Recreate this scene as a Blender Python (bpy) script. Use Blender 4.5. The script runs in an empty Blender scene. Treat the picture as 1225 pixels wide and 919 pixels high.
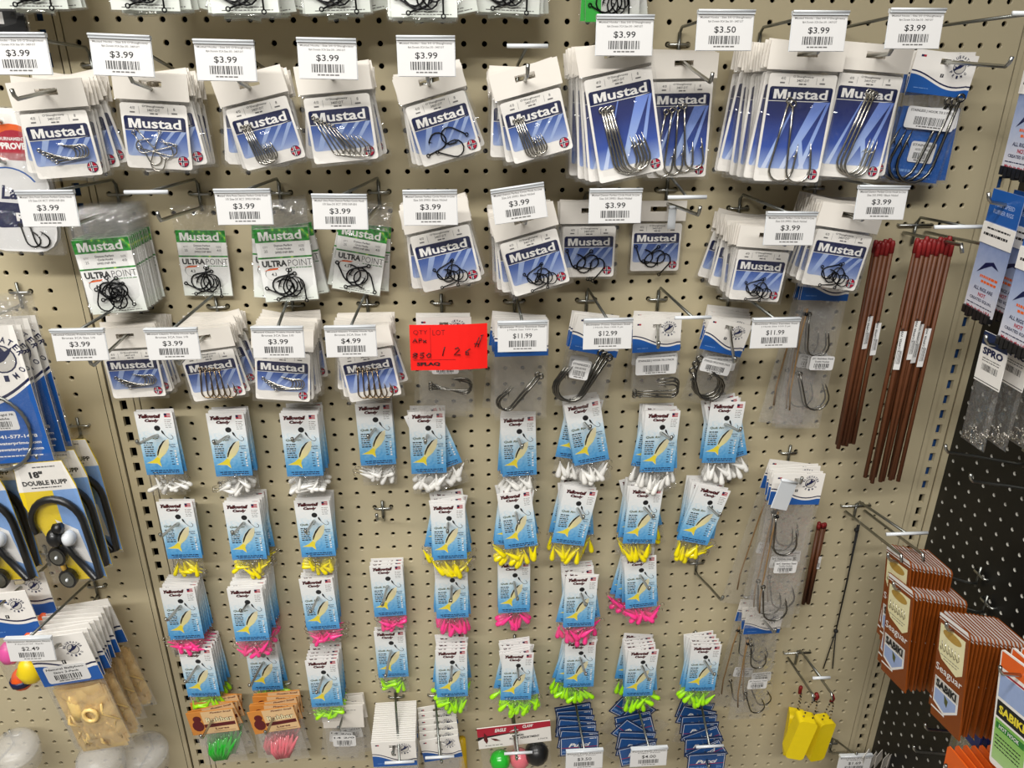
import bpy, math, random
from math import sin, cos, pi, radians as RAD
from mathutils import Vector, Matrix

# ------------------------------------------------------------------ camera
SC = bpy.context.scene
COL = SC.collection
F_PX, PITCH, YAW, ROLL, DIST, EYE = 927.06, 0.4121065, -0.0695992, 0.00367336, 1.0394, 1.6
def _axes():
    f = Vector((0, cos(PITCH), -sin(PITCH))); r = Vector((1, 0, 0)); u = Vector((0, sin(PITCH), cos(PITCH)))
    Y = Matrix.Rotation(YAW, 3, 'Z'); f, r, u = Y @ f, Y @ r, Y @ u
    return r * cos(ROLL) + u * sin(ROLL), u * cos(ROLL) - r * sin(ROLL), f
AR, AU, AF = _axes()
CAM = Vector((0, -DIST, EYE))
cd = bpy.data.cameras.new('camera'); cam = bpy.data.objects.new('camera', cd); COL.objects.link(cam)
cd.sensor_fit = 'HORIZONTAL'; cd.sensor_width = 36; cd.lens = F_PX * 36 / 1225; cd.clip_start = .02
mw = Matrix((AR, AU, -AF)).transposed().to_4x4(); mw.translation = CAM; cam.matrix_world = mw
SC.camera = cam
# ------------------------------------------------------------------ world, lamps, exposure
SC.view_settings.view_transform = 'Standard'; SC.view_settings.look = 'None'
SC.view_settings.gamma = 1; SC.view_settings.use_curve_mapping = False
SC.view_settings.exposure = 0.0
SC.cycles.transparent_max_bounces = 40; SC.cycles.max_bounces = 8
W = bpy.data.worlds.new('shop_air'); SC.world = W; W.use_nodes = True
W.node_tree.nodes['Background'].inputs[0].default_value = (1.0, .97, .93, 1)
W.node_tree.nodes['Background'].inputs[1].default_value = .15
def area(name, loc, sx, sy, energy, target, col=(1, .98, .945)):
    l = bpy.data.lights.new(name, 'AREA'); l.shape = 'RECTANGLE'; l.size = sx; l.size_y = sy; l.energy = energy; l.color = col
    o = bpy.data.objects.new(name, l); COL.objects.link(o); o.location = loc
    o.rotation_euler = (Vector(target) - Vector(loc)).to_track_quat('-Z', 'Y').to_euler(); return o
area('ceiling_tube_lamp', (-.7, -.95, 2.95), 2.4, .18, 44, (-.7, -.85, 0))
area('ceiling_tube_lamp', (-.7, -2.3, 2.95), 2.4, .18, 92, (-.7, -1.9, 0))

# ------------------------------------------------------------------ pixel helpers (a pixel gives a direction only)
def ray(px, py): return AR * ((px - 612.5) / F_PX) - AU * ((py - 459.5) / F_PX) + AF
def at(px, py, d=0.):
    v = ray(px, py); return CAM + v * ((DIST - d) / v.y)
WX = .772
def atx(px, py, d=0.):
    v = ray(px, py); return CAM + v * ((WX - d) / v.x)
P = .0254
HX, HZ = .0878672 - 3 * P, 1.6014855
def snapx(x): return (math.floor((x - HX) / P) + .5) * P + HX
def snapz(z): return round((z - HZ) / P) * P + HZ
RNG = random.Random(7)

# ------------------------------------------------------------------ materials
MATS = {}
def lin(c):
    if isinstance(c, str): c = [int(c[i:i + 2], 16) / 255 for i in (0, 2, 4)]
    return tuple((x / 12.92 if x <= .04045 else ((x + .055) / 1.055) ** 2.4) for x in c) + (1,)
def mat(name, col, rough=.5, metal=0., noise=.05, ns=90., bump=0., bs=200., alpha=1., sub=0., trans=0., coat=0.):
    m = bpy.data.materials.new(name); m.use_nodes = True; MATS[name] = m
    N, Lk = m.node_tree.nodes, m.node_tree.links; b = N['Principled BSDF']
    b.inputs['Roughness'].default_value = rough; b.inputs['Metallic'].default_value = metal
    b.inputs['Coat Weight'].default_value = coat; b.inputs['Coat Roughness'].default_value = .15
    tc = N.new('ShaderNodeTexCoord'); nz = N.new('ShaderNodeTexNoise'); nz.inputs['Scale'].default_value = ns; nz.inputs['Detail'].default_value = 4
    Lk.new(tc.outputs['Object'], nz.inputs['Vector'])
    mx = N.new('ShaderNodeMix'); mx.data_type = 'RGBA'; c = lin(col)
    mx.inputs['A'].default_value = tuple(x * (1 - noise * 2) for x in c[:3]) + (1,)
    mx.inputs['B'].default_value = tuple(min(1, x * (1 + noise)) for x in c[:3]) + (1,)
    Lk.new(nz.outputs['Fac'], mx.inputs['Factor']); Lk.new(mx.outputs['Result'], b.inputs['Base Color'])
    if bump:
        n2 = N.new('ShaderNodeTexNoise'); n2.inputs['Scale'].default_value = bs; Lk.new(tc.outputs['Object'], n2.inputs['Vector'])
        bp = N.new('ShaderNodeBump'); bp.inputs['Strength'].default_value = bump; bp.inputs['Distance'].default_value = .002
        Lk.new(n2.outputs['Fac'], bp.inputs['Height']); Lk.new(bp.outputs['Normal'], b.inputs['Normal'])
    if trans:
        b.inputs['Transmission Weight'].default_value = trans
    if sub:
        b.inputs['Subsurface Weight'].default_value = sub; b.inputs['Subsurface Radius'].default_value = (.004, .003, .002)
        b.inputs['Subsurface Scale'].default_value = 1
    return m
def grad(name, stops, noise=0., ns=120., axis='Z', rough=.45):
    """print whose ink colour runs along the card's own height; stops = (metres, colour)"""
    m = mat(name, 'FFFFFF', rough, noise=0); N, Lk = m.node_tree.nodes, m.node_tree.links; b = N['Principled BSDF']
    tc = N.new('ShaderNodeTexCoord'); sp = N.new('ShaderNodeSeparateXYZ'); Lk.new(tc.outputs['Object'], sp.inputs[0])
    lo, hi = stops[0][0], stops[-1][0]
    mr = N.new('ShaderNodeMapRange'); mr.inputs['From Min'].default_value = lo; mr.inputs['From Max'].default_value = hi
    src = sp.outputs[axis]
    if noise:
        nz = N.new('ShaderNodeTexNoise'); nz.inputs['Scale'].default_value = ns; nz.inputs['Detail'].default_value = 5; Lk.new(tc.outputs['Object'], nz.inputs['Vector'])
        ma = N.new('ShaderNodeMath'); ma.operation = 'MULTIPLY_ADD'; ma.inputs[1].default_value = noise; Lk.new(nz.outputs['Fac'], ma.inputs[0])
        sb = N.new('ShaderNodeMath'); sb.operation = 'SUBTRACT'; sb.inputs[1].default_value = noise / 2; Lk.new(src, sb.inputs[0])
        Lk.new(sb.outputs[0], ma.inputs[2]); src = ma.outputs[0]
    Lk.new(src, mr.inputs['Value'])
    cr = N.new('ShaderNodeValToRGB'); e = cr.color_ramp.elements
    while len(e) < len(stops): e.new(.5)
    for k, (z, c) in enumerate(stops): e[k].position = (z - lo) / (hi - lo); e[k].color = lin(c)
    Lk.new(mr.outputs[0], cr.inputs[0]); Lk.new(cr.outputs[0], b.inputs['Base Color']); return m
def blotch(name, stops, ns=250., rough=.4):
    m = mat(name, 'FFFFFF', rough, noise=0); N, Lk = m.node_tree.nodes, m.node_tree.links; b = N['Principled BSDF']
    tc = N.new('ShaderNodeTexCoord'); nz = N.new('ShaderNodeTexNoise'); nz.inputs['Scale'].default_value = ns; Lk.new(tc.outputs['Object'], nz.inputs['Vector'])
    cr = N.new('ShaderNodeValToRGB'); e = cr.color_ramp.elements
    while len(e) < len(stops): e.new(.5)
    for k, (z, c) in enumerate(stops): e[k].position = z; e[k].color = lin(c)
    Lk.new(nz.outputs['Fac'], cr.inputs[0]); Lk.new(cr.outputs[0], b.inputs['Base Color']); return m
def film(name, haze=.06, gloss=.10, tint=(1, 1, 1), rough=.09, bump=.35, bs=45., body=(.8, .79, .76), dist=.004):
    """thin clear film: lets light through, with a little haze and wrinkled shine"""
    m = bpy.data.materials.new(name); m.use_nodes = True; MATS[name] = m
    N, Lk = m.node_tree.nodes, m.node_tree.links; N.remove(N['Principled BSDF']); out = N['Material Output']
    tr = N.new('ShaderNodeBsdfTransparent'); tr.inputs[0].default_value = tint + (1,)
    gl = N.new('ShaderNodeBsdfGlossy'); gl.inputs['Roughness'].default_value = rough
    df = N.new('ShaderNodeBsdfDiffuse'); df.inputs[0].default_value = body + (1,)
    tc = N.new('ShaderNodeTexCoord'); nz = N.new('ShaderNodeTexNoise'); nz.inputs['Scale'].default_value = bs; nz.inputs['Detail'].default_value = 3
    Lk.new(tc.outputs['Object'], nz.inputs['Vector'])
    bp = N.new('ShaderNodeBump'); bp.inputs['Strength'].default_value = bump; bp.inputs['Distance'].default_value = dist
    Lk.new(nz.outputs['Fac'], bp.inputs['Height']); Lk.new(bp.outputs['Normal'], gl.inputs['Normal'])
    m1 = N.new('ShaderNodeMixShader'); m1.inputs[0].default_value = haze; Lk.new(tr.outputs[0], m1.inputs[1]); Lk.new(df.outputs[0], m1.inputs[2])
    fr = N.new('ShaderNodeLayerWeight'); fr.inputs['Blend'].default_value = .22
    ad = N.new('ShaderNodeMath'); ad.operation = 'MULTIPLY_ADD'; ad.inputs[1].default_value = .38; ad.inputs[2].default_value = gloss + .012; ad.use_clamp = True; Lk.new(fr.outputs['Facing'], ad.inputs[0])
    m2 = N.new('ShaderNodeMixShader'); Lk.new(ad.outputs[0], m2.inputs[0]); Lk.new(m1.outputs[0], m2.inputs[1]); Lk.new(gl.outputs[0], m2.inputs[2])
    Lk.new(m2.outputs[0], out.inputs[0]); return m
mat('tan_paint', 'C4B898', .42, noise=.035, ns=7, bump=.02, bs=500)
mat('black_paint', '0A0A0A', .45, noise=.1)
mat('raw_edge', 'C9C6BC', .6)
mat('void_shade', '0C0907', .9)  # near-black colour stands in for the shade behind holes and slots
mat('blue_board', '1F4E8C', .6)
mat('floor_vinyl', '8C8478', .5, ns=12)
mat('zinc', 'B4B5B0', .28, 1, .08)
mat('dull_zinc', '8F918C', .36, 1, .1)
mat('hook_silver', 'BDB9B0', .24, 1, .06)
mat('hook_steel', '77756F', .24, 1, .08)
mat('hook_bronze', '9A8468', .25, 1, .06)
mat('hook_black', '1A1A1C', .3, .7, .1)
mat('paper', 'EFEBE4', .55, noise=.02)
mat('header', 'EAE4DA', .38, noise=.03, ns=25, coat=.15)
mat('grey_card', 'C8C4BC', .5)
mat('ink_white', 'ECEAE6', .45, noise=.01)
mat('ink_black', '17171A', .5)
mat('ink_grey', '6C6A68', .5)
mat('ink_navy', '101A46', .4)
mat('ink_blue', '1D59A6', .4)
mat('ink_sky', '7FA6DC', .4)
mat('ink_ray', '9DB0D8', .4)
mat('ink_red', 'B01C34', .4)
mat('ink_maroon', '5C1018', .45)
mat('ink_green', '2E7D32', .4)
mat('ink_lime', '3FC24A', .4)
mat('ink_yellow', 'F0DC3C', .4)
mat('ink_cream', 'EFE7B8', .4)
mat('ink_olive', '55592F', .5)
mat('ink_gold', 'B99443', .4)
mat('ink_orange', 'E8641E', .4)
mat('tag_red', 'F01810', .45, noise=.02)
mat('tag_white', 'DFDEDC', .35, noise=.01)
mat('tag_clip', 'D9DDE0', .2, noise=.01, coat=.4)
mat('white_lure', 'F2F0EA', .25, noise=.03, coat=.5)
mat('yellow_lure', 'F2E000', .3, noise=.03, coat=.4)
mat('pink_lure', 'FF3C8E', .3, noise=.03, coat=.4)
mat('green_lure', 'A8EE12', .3, noise=.03, coat=.4)
mat('jelly_green', '25B02C', .25, noise=.1, coat=.5)
mat('jelly_pink', 'E0707A', .25, noise=.1, coat=.5)
mat('jelly_tan', 'F0CE84', .3, noise=.10, ns=120, bump=.3, bs=300, sub=.2)
mat('copper', '5E3317', .55, .0, .15)
mat('red_plastic', '7C1010', .55)
mat('foam_yellow', 'F2D60A', .55, noise=.04, bump=.1, bs=900)
mat('leader_brown', '8A6B42', .5)
mat('bead', '8C7A55', .3, .8)
mat('rubber_black', '151515', .4, coat=.3)
mat('cord', '121212', .7)
mat('cable', '8A8C88', .3, .8)
mat('sea_orange', '84400F', .42, noise=.06)
mat('kraft', 'D2883A', .5, noise=.05)
mat('kraft_light', 'E3BE8C', .5, noise=.05)
mat('navy_card', '16294E', .4, noise=.05)
mat('float_blue', '24528E', .4, noise=.05)
mat('ball_orange', 'E85A1C', .35); mat('ball_yellow', 'F0D21E', .35); mat('ball_pink', 'D8569A', .35)
mat('yellow_stick', 'D9B21C', .4)
mat('royal_box', '2A3A86', .4)
grad('must_small', [(-.078, 'C6CEE2'), (-.066, '8498C8'), (-.052, '4563A8'), (-.034, '1B2F74')])
grad('must_tall', [(-.129, 'EFEDE8'), (-.112, '93A9DA'), (-.092, '2F50A6'), (-.062, '17286C'), (-.034, '10194A')])
grad('must_ray', [(-.129, 'F0F2F8'), (-.095, 'A9C0EC'), (-.06, '7692DA'), (-.03, '5A74C2')])
grad('candy_card', [(-.075, '3F90CE'), (-.060, '5AA4D8'), (-.044, '86BEE2'), (-.026, 'BAD8E8'), (-.004, 'E4E8E8'), (.03, 'F1EEEA')], noise=.034, ns=260)
grad('candy_fish', [(-.05, 'EEE48A'), (-.034, 'E4D9A8'), (-.008, 'E2DCC8')], noise=.01)
blotch('camo_green', [(.3, '1C5A22'), (.48, '2F8A34'), (.6, '3FA244'), (.72, 'B9D24A')], 160)
grad('ultra_card', [(-.112, 'E4EADF'), (-.09, 'EDEDEA'), (-.04, 'F0EEEA')])
grad('rig_card', [(-.13, 'D8D6DC'), (-.09, 'A9B4CE'), (-.05, '7E8FB8')], noise=.02)
grad('lime_card', [(-.15, 'B9D69A'), (-.09, '8CC060'), (-.06, '69AE3C')])
film('clear_film', .02, .026, rough=.06, bump=1., bs=26, dist=.016)
film('crinkle_film', .03, .04, rough=.06, bump=1., bs=36, dist=.016)
film('milky_film', .055, .024, rough=.07, bump=1., bs=22, dist=.014)
film('skirt_film', .42, .04, tint=(1, .88, .58), body=(.95, .76, .40), rough=.2, bump=.6, bs=90)
film('clear_cup', .20, .0, rough=.25, bump=.05)

# ------------------------------------------------------------------ mesh builder
_TXT = {}
def glyphs(s, bold=0., shear=0.):
    k = (s, bold, shear)
    if k not in _TXT:
        cu = bpy.data.curves.new('t', 'FONT'); cu.body = s; cu.size = 1; cu.offset = bold; cu.shear = shear; cu.resolution_u = 2
        cu.fill_mode = 'FRONT'; o = bpy.data.objects.new('t', cu); me = bpy.data.meshes.new_from_object(o)
        vs = [(v.co.x, v.co.y) for v in me.vertices]; fs = [tuple(p.vertices) for p in me.polygons]
        bpy.data.objects.remove(o); bpy.data.curves.remove(cu); bpy.data.meshes.remove(me)
        x0 = min(v[0] for v in vs); x1 = max(v[0] for v in vs); y0 = min(v[1] for v in vs); y1 = max(v[1] for v in vs)
        _TXT[k] = ([((x - x0) / (x1 - x0) - .5, (y - y0) / (y1 - y0)) for x, y in vs], fs, (x1 - x0) / (y1 - y0))
    return _TXT[k]
class MB:
    def __init__(s): s.v = []; s.f = []; s.m = []; s.mats = []; s.sm = []
    def mi(s, n):
        if n not in s.mats: s.mats.append(n)
        return s.mats.index(n)
    def add(s, vs, fs, m, smooth=False):
        o = len(s.v); s.v += [tuple(v) for v in vs]; i = s.mi(m)
        for f in fs: s.f.append(tuple(o + k for k in f)); s.m.append(i); s.sm.append(smooth)
    def flat(s, pts, y, m): s.add([(x, y, z) for x, z in pts], [range(len(pts))], m)
    def rect(s, x0, x1, z0, z1, y, m): s.flat([(x0, z0), (x1, z0), (x1, z1), (x0, z1)], y, m)
    def prism(s, pts, y0, y1, m):
        n = len(pts); vs = [(x, y0, z) for x, z in pts] + [(x, y1, z) for x, z in pts]
        s.add(vs, [range(n), [2 * n - 1 - k for k in range(n)]] + [((k + 1) % n, k, n + k, n + (k + 1) % n) for k in range(n)], m)
    def box(s, x0, x1, y0, y1, z0, z1, m): s.prism([(x0, z0), (x1, z0), (x1, z1), (x0, z1)], y0, y1, m)
    def text(s, t, cx, z, w, h, y, m, bold=0., shear=0., rot=0., ox=None, oz=None):
        vs, fs, asp = glyphs(t, bold, shear)
        if w is None: w = asp * h
        c, sn = cos(rot), sin(rot); q = []
        for a, b in vs:
            X, Z = a * w, b * h; q.append((cx + X * c - Z * sn, y, z + X * sn + Z * c))
        s.add(q, fs, m)
    def logo(s, cx, z, w, h, y, m):
        x0 = cx - w / 2; a = w * .235
        s.flat([(x0 + a * px, z + h * pz) for px, pz in ((0, 0), (.25, 0), (.25, .60), (.42, 0), (.58, 0), (.75, .60), (.75, 0), (1, 0), (1, .94), (.68, .94), (.5, .34), (.32, .94), (0, .94))], y, m)
        s.text('ustad', cx + w * .13, z, w * .735, h, y, m, .022)
    def words(s, x0, x1, z, h, y, m, rng, align=0):
        x = x0
        while x < x1 - .001:
            w = min(rng.uniform(.0016, .006), x1 - x); s.rect(x, x + w, z, z + h, y, m); x += w + .0009
    def barcode(s, x0, x1, z0, z1, y, m='ink_black', seed=1):
        r = random.Random(seed); x = x0
        while x < x1:
            w = r.choice((.0005, .0008, .0012)); s.rect(x, min(x + w, x1), z0, z1, y, m); x += w + r.choice((.0005, .0007, .0012))
    def tube(s, pts, r, m, n=6, closed=False):
        pts = [Vector(p) for p in pts]; k = len(pts); rs = r if isinstance(r, (list, tuple)) else [r] * k
        vs = []; fs = []; up = None
        for i, p in enumerate(pts):
            a = pts[(i - 1) % k] if (closed or i > 0) else p; b = pts[(i + 1) % k] if (closed or i < k - 1) else p
            t = (b - a).normalized() if (b - a).length > 1e-9 else Vector((0, 0, 1))
            if up is None: up = Vector((0, 1, 0)) if abs(t.y) < .9 else Vector((1, 0, 0))
            sd = t.cross(up)
            if sd.length < 1e-6: sd = t.cross(Vector((.3, .5, .8)))
            sd.normalize(); up = sd.cross(t).normalized()
            for j in range(n):
                q = 2 * pi * j / n; vs.append(p + (sd * cos(q) + up * sin(q)) * rs[i])
        for i in range(k if closed else k - 1):
            for j in range(n):
                a, b = i * n + j, i * n + (j + 1) % n; c, d = ((i + 1) % k) * n + (j + 1) % n, ((i + 1) % k) * n + j
                fs.append((a, b, c, d))
        if not closed: fs.append(tuple(range(n))[::-1]); fs.append(tuple((k - 1) * n + j for j in range(n)))
        s.add(vs, fs, m, True)
    def lathe(s, prof, m, n=10, c=(0, 0, 0), axis='z', sx=1., sy=1.):
        vs = []; fs = []
        for r, z in prof:
            for j in range(n):
                q = 2 * pi * j / n; x, y = r * cos(q) * sx, r * sin(q) * sy
                vs.append((c[0] + x, c[1] + y, c[2] + z) if axis == 'z' else (c[0] + x, c[1] + z, c[2] + y))
        for i in range(len(prof) - 1):
            for j in range(n): fs.append((i * n + j, i * n + (j + 1) % n, (i + 1) * n + (j + 1) % n, (i + 1) * n + j))
        fs.append(tuple(range(n))[::-1]); fs.append(tuple((len(prof) - 1) * n + j for j in range(n)))
        s.add(vs, fs, m, True)
    def ball(s, c, r, m, n=10, sz=1.):
        s.lathe([(r * max(sin(pi * k / 8), .02), -r * sz * cos(pi * k / 8)) for k in range(9)], m, n, c)
    def pillow(s, x0, x1, z0, z1, th, m, nx=6, nz=8, crk=.0004, seed=1, yc=0., top=0.2, taper=1.):
        """clear bag: two sheets joined at the rim; top = share of thickness at the upper edge"""
        r = random.Random(seed)
        for side in (-1, 1):
            vs = []
            for i in range(nz + 1):
                for j in range(nx + 1):
                    u, w = j / nx, i / nz; k = (1 - (2 * u - 1) ** 4) * (min(1, 4 * w + .0) if w < .25 else 1)
                    k *= top + (1 - top) * (1 - w); hw = taper + (1 - taper) * w
                    edge = i in (0, nz) or j in (0, nx)
                    vs.append(((x0 + x1) / 2 + (x1 - x0) * (u - .5) * hw, yc + side * (th / 2 * k + (0 if edge else r.uniform(-crk, crk))), z0 + (z1 - z0) * w))
            fs = []
            for i in range(nz):
                for j in range(nx):
                    a = i * (nx + 1) + j; q = (a, a + 1, a + nx + 2, a + nx + 1); fs.append(q if side < 0 else q[::-1])
            s.add(vs, fs, m, True)
    def build(s, name):
        me = bpy.data.meshes.new(name); me.from_pydata(s.v, [], s.f)
        for n in s.mats: me.materials.append(MATS[n])
        me.polygons.foreach_set('material_index', s.m); me.polygons.foreach_set('use_smooth', s.sm); me.update(); return me
def circ(cx, cz, r, n=20, sx=1., a0=0., a1=2 * pi):
    return [(cx + r * sx * cos(a0 + (a1 - a0) * k / n), cz + r * sin(a0 + (a1 - a0) * k / n)) for k in range(n)]
def rrect(x0, x1, z0, z1, r, n=4):
    o = []
    for cx, cz, a in ((x1 - r, z0 + r, -pi / 2), (x1 - r, z1 - r, 0), (x0 + r, z1 - r, pi / 2), (x0 + r, z0 + r, pi)):
        o += [(cx + r * cos(a + pi / 2 * k / n), cz + r * sin(a + pi / 2 * k / n)) for k in range(n + 1)]
    return o
# ------------------------------------------------------------------ objects
def link(name, me, parent=None, loc=None, rot=None, scale=None):
    o = bpy.data.objects.new(name, me); COL.objects.link(o)
    if parent is not None: o.parent = parent
    if loc is not None: o.location = loc
    if rot is not None: o.rotation_euler = rot
    if scale is not None: o.scale = (scale,) * 3 if isinstance(scale, (int, float)) else scale
    return o
def tag(o, label, cat, group=None, kind=None):
    if label: o['label'] = label
    if cat: o['category'] = cat
    if group: o['group'] = group
    if kind: o['kind'] = kind
    return o
def thing(name, label, cat, group=None, loc=(0, 0, 0), rot=(0, 0, 0), scale=1.):
    return tag(link(name, None, None, loc, rot, scale), label, cat, group)
ORD = ['', 'first', 'second', 'third', 'fourth', 'fifth', 'sixth', 'seventh', 'eighth', 'ninth', 'tenth', 'eleventh', 'twelfth', 'thirteenth', 'fourteenth', 'fifteenth', 'sixteenth', 'seventeenth', 'eighteenth', 'nineteenth', 'twentieth']

# ================================================================== THE SETTING
def pegboard(mb, a0, a1, z0, z1, ha, hz, r, m, edge, place, depth=.004, rim=.0007):
    """sheet with real holes; place(a, z, out) -> point; a runs along the wall"""
    i0, i1 = math.ceil((a0 + P / 2 - ha) / P), math.floor((a1 - P / 2 - ha) / P)
    k0, k1 = math.ceil((z0 + P / 2 - hz) / P), math.floor((z1 - P / 2 - hz) / P)
    A0, A1, Z0, Z1 = ha + i0 * P - P / 2, ha + i1 * P + P / 2, hz + k0 * P - P / 2, hz + k1 * P + P / 2
    for (x0, x1, y0, y1) in ((a0, A0, z0, z1), (A1, a1, z0, z1), (A0, A1, z0, Z0), (A0, A1, Z1, z1)):
        mb.add([place(x0, y0, 0), place(x1, y0, 0), place(x1, y1, 0), place(x0, y1, 0)], [(0, 1, 2, 3)], m)
    n = 12
    for k in range(k0, k1 + 1):
        for i in range(i0, i1 + 1):
            cx, cz = ha + i * P, hz + k * P; h = P / 2; vs = []
            for j in range(n):
                q = 2 * pi * j / n; c, s_ = cos(q), sin(q); g = h / max(abs(c), abs(s_))
                vs += [place(cx + c * g, cz + s_ * g, 0), place(cx + c * (r + rim), cz + s_ * (r + rim), 0), place(cx + c * r, cz + s_ * r, -rim * .8), place(cx + c * r, cz + s_ * r, -depth)]
            # square corners
            cor = [place(cx + sx * h, cz + sz * h, 0) for sx, sz in ((1, 1), (-1, 1), (-1, -1), (1, -1))]
            o = len(vs); vs += cor; fs = []; fe = []
            for j in range(n):
                a, b = 4 * j, 4 * ((j + 1) % n)
                q0, q1 = (j * 360 // n), ((j + 1) * 360 // n); cq = None
                for t, ang in enumerate((45, 135, 225, 315)):
                    if q0 < ang < q1: cq = o + t
                fs.append((a, cq, b, b + 1, a + 1) if cq is not None else (a, b, b + 1, a + 1))
                fs.append((a + 1, b + 1, b + 2, a + 2)); fe.append((a + 2, b + 2, b + 3, a + 3))
            mb.add(vs, fs, m); mb.add(vs, fe, edge)
def back(a, z, o): return (a, -o, z)
def right(a, z, o): return (WX - o, -a, z)
wall = tag(link('wall_back', None), 'tan perforated metal back wall with slotted uprights', None, None, 'structure')
m = MB(); m.add([(-1.5, .05, 0), (1.2, .05, 0), (1.2, .05, 2.2), (-1.5, .05, 2.2)], [(0, 1, 2, 3)], 'void_shade'); link('void_shade_sheet', m.build('void_shade_sheet'), wall)  # shade of the hollow behind the wall, painted as a near-black sheet
m = MB(); pegboard(m, -.98, -.5108, .2, 1.75, HX, HZ, .0033, 'tan_paint', 'tan_paint', back); link('pegboard_panel', m.build('pegboard_panel'), wall)
m = MB(); pegboard(m, -.4602, .7235, .2, 1.75, HX, HZ, .0033, 'tan_paint', 'tan_paint', back); link('pegboard_panel', m.build('pegboard_panel'), wall)
def upright(xc, z0, z1, hw, zs):
    m = MB(); w, h = .0047, .0082; y = .0015; t = .006
    k0, k1 = math.ceil((z0 - zs) / P) + 1, math.floor((z1 - zs) / P) - 1
    m.rect(xc - hw, xc - w, z0, z1, y, 'tan_paint'); m.rect(xc + w, xc + hw, z0, z1, y, 'tan_paint')
    prev = z0
    for k in range(k0, k1 + 1):
        c = zs + k * P; m.rect(xc - w, xc + w, prev, c - h, y, 'tan_paint'); prev = c + h
        a = [(xc - w, c - h), (xc + w, c - h), (xc + w, c + h), (xc - w, c + h)]
        for i in range(4):
            p, q = a[i], a[(i + 1) % 4]; m.add([(p[0], y, p[1]), (q[0], y, q[1]), (q[0], y + t, q[1]), (p[0], y + t, p[1])], [(3, 2, 1, 0)], 'tan_paint')
    m.rect(xc - w, xc + w, prev, z1, y, 'tan_paint')
    m.box(xc - hw, xc - hw + .001, y, y + .02, z0, z1, 'tan_paint'); m.box(xc + hw - .001, xc + hw, y, y + .02, z0, z1, 'tan_paint')
    return link('slotted_upright', m.build('slotted_upright'), wall)
upright(-.4855, .2, 1.75, .0158, 1.0231); upright(.7465, .2, 1.75, .0140, 1.0228)
for x0, x1 in ((-.5095, -.5028), (-.4684, -.4615), (.7248, .7318), (.7614, .7722)):
    m = MB(); m.box(x0, x1, -.0006, .02, .2, 1.75, 'tan_paint'); link('edge_lip', m.build('edge_lip'), wall)
for x, z0, z1 in ((-.4855, 1.28, 1.75), (.7465, .93, 1.75)):
    m = MB(); m.box(x - .011, x + .011, .010, .013, z0, z1, 'blue_board'); link('backing_strip', m.build('backing_strip'), wall)
wr = tag(link('wall_right', None), 'black perforated side wall meeting the tan wall', None, None, 'structure')
m = MB(); pegboard(m, -.012, .62, .2, 1.75, .0142, .9993, .0030, 'black_paint', 'raw_edge', right, .0035, .0003); link('pegboard_panel', m.build('pegboard_panel'), wr)
m = MB(); m.add([(WX + .03, .06, 0), (WX + .03, -.62, 0), (WX + .03, -.62, 2.2), (WX + .03, .06, 2.2)], [(0, 1, 2, 3)], 'void_shade'); link('void_shade_sheet', m.build('void_shade_sheet'), wr)  # same near-black stand-in for shade, behind the side wall
for n_, m_ in (('base_deck', wall),):
    m = MB(); m.box(-1.5, WX, -.02, .05, 0, .2, 'tan_paint'); link('kick_panel', m.build('kick_panel'), wall)
    m = MB(); m.box(-1.5, WX, -.02, .05, 1.75, 2.2, 'tan_paint'); link('top_panel', m.build('top_panel'), wall)
    m = MB(); m.box(WX - .004, WX + .03, -.62, .06, 0, .2, 'black_paint'); link('kick_panel', m.build('kick_panel'), wr)
    m = MB(); m.box(WX - .004, WX + .03, -.62, .06, 1.75, 2.2, 'black_paint'); link('top_panel', m.build('top_panel'), wr)
m = MB(); m.box(-1.5, WX, -.28, -.021, 1.93, 1.955, 'tan_paint'); link('added_shade_shelf', m.build('added_shade_shelf'), wall)  # unseen overhang, added to throw shade on the upper wall
m = MB(); m.box(-2, 2, -3.5, .1, -.02, 0, 'floor_vinyl'); tag(link('floor', m.build('floor')), 'grey vinyl shop floor below the display wall', None, None, 'structure')

# ================================================================== FISH HOOKS, LURES
_H = {}
def hook_mesh(kind, m, L, g, r):
    k = (kind, m, L, g, r)
    if k in _H: return _H[k]
    mb = MB(); pts = []; rs = []
    e = r * 2.2; mb.tube([(e * cos(q), 0, e + e * sin(q)) for q in [2 * pi * i / 8 for i in range(8)]], r * .8, m, 5, True)
    R = g / 2; zb = -(L - R); pts += [(0, 0, 0), (0, 0, zb * .5), (0, 0, zb)]; rs += [r] * 3
    end = pi if kind == 'j' else pi * 1.28
    for i in range(1, 9):
        q = pi + end * i / 8; pts.append((R + R * cos(q), 0, zb + R * sin(q))); rs.append(r)
    lx, lz = pts[-1][0], pts[-1][2]
    if kind == 'j': pts += [(lx - r, 0, lz + .22 * L), (lx - r * 2, 0, lz + .36 * L)]
    else: pts += [(lx - .13 * g, 0, lz + .10 * L), (lx - .3 * g, 0, lz + .17 * L)]
    rs += [r * .9, r * .15]
    mb.tube(pts, rs, m, 6)
    b = pts[-2]; mb.tube([b, (b[0] - r * 3, 0, b[2] - r * 4)], [r * .7, r * .1], m, 4)
    if kind == 'c': mb.v = [(x - g / 2, yy, z + L * .62) for x, yy, z in mb.v]
    _H[k] = mb.build('fish_hook'); return _H[k]
def put_hooks(parent, spec, y):
    for (kind, m, L, g, r, x, z, a, fl) in spec:
        link('fish_hook', hook_mesh(kind, m, L, g, r), parent, (x, y, z), (0, -RAD(a), 0), (fl, 1, 1)); y -= r * .9

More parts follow.
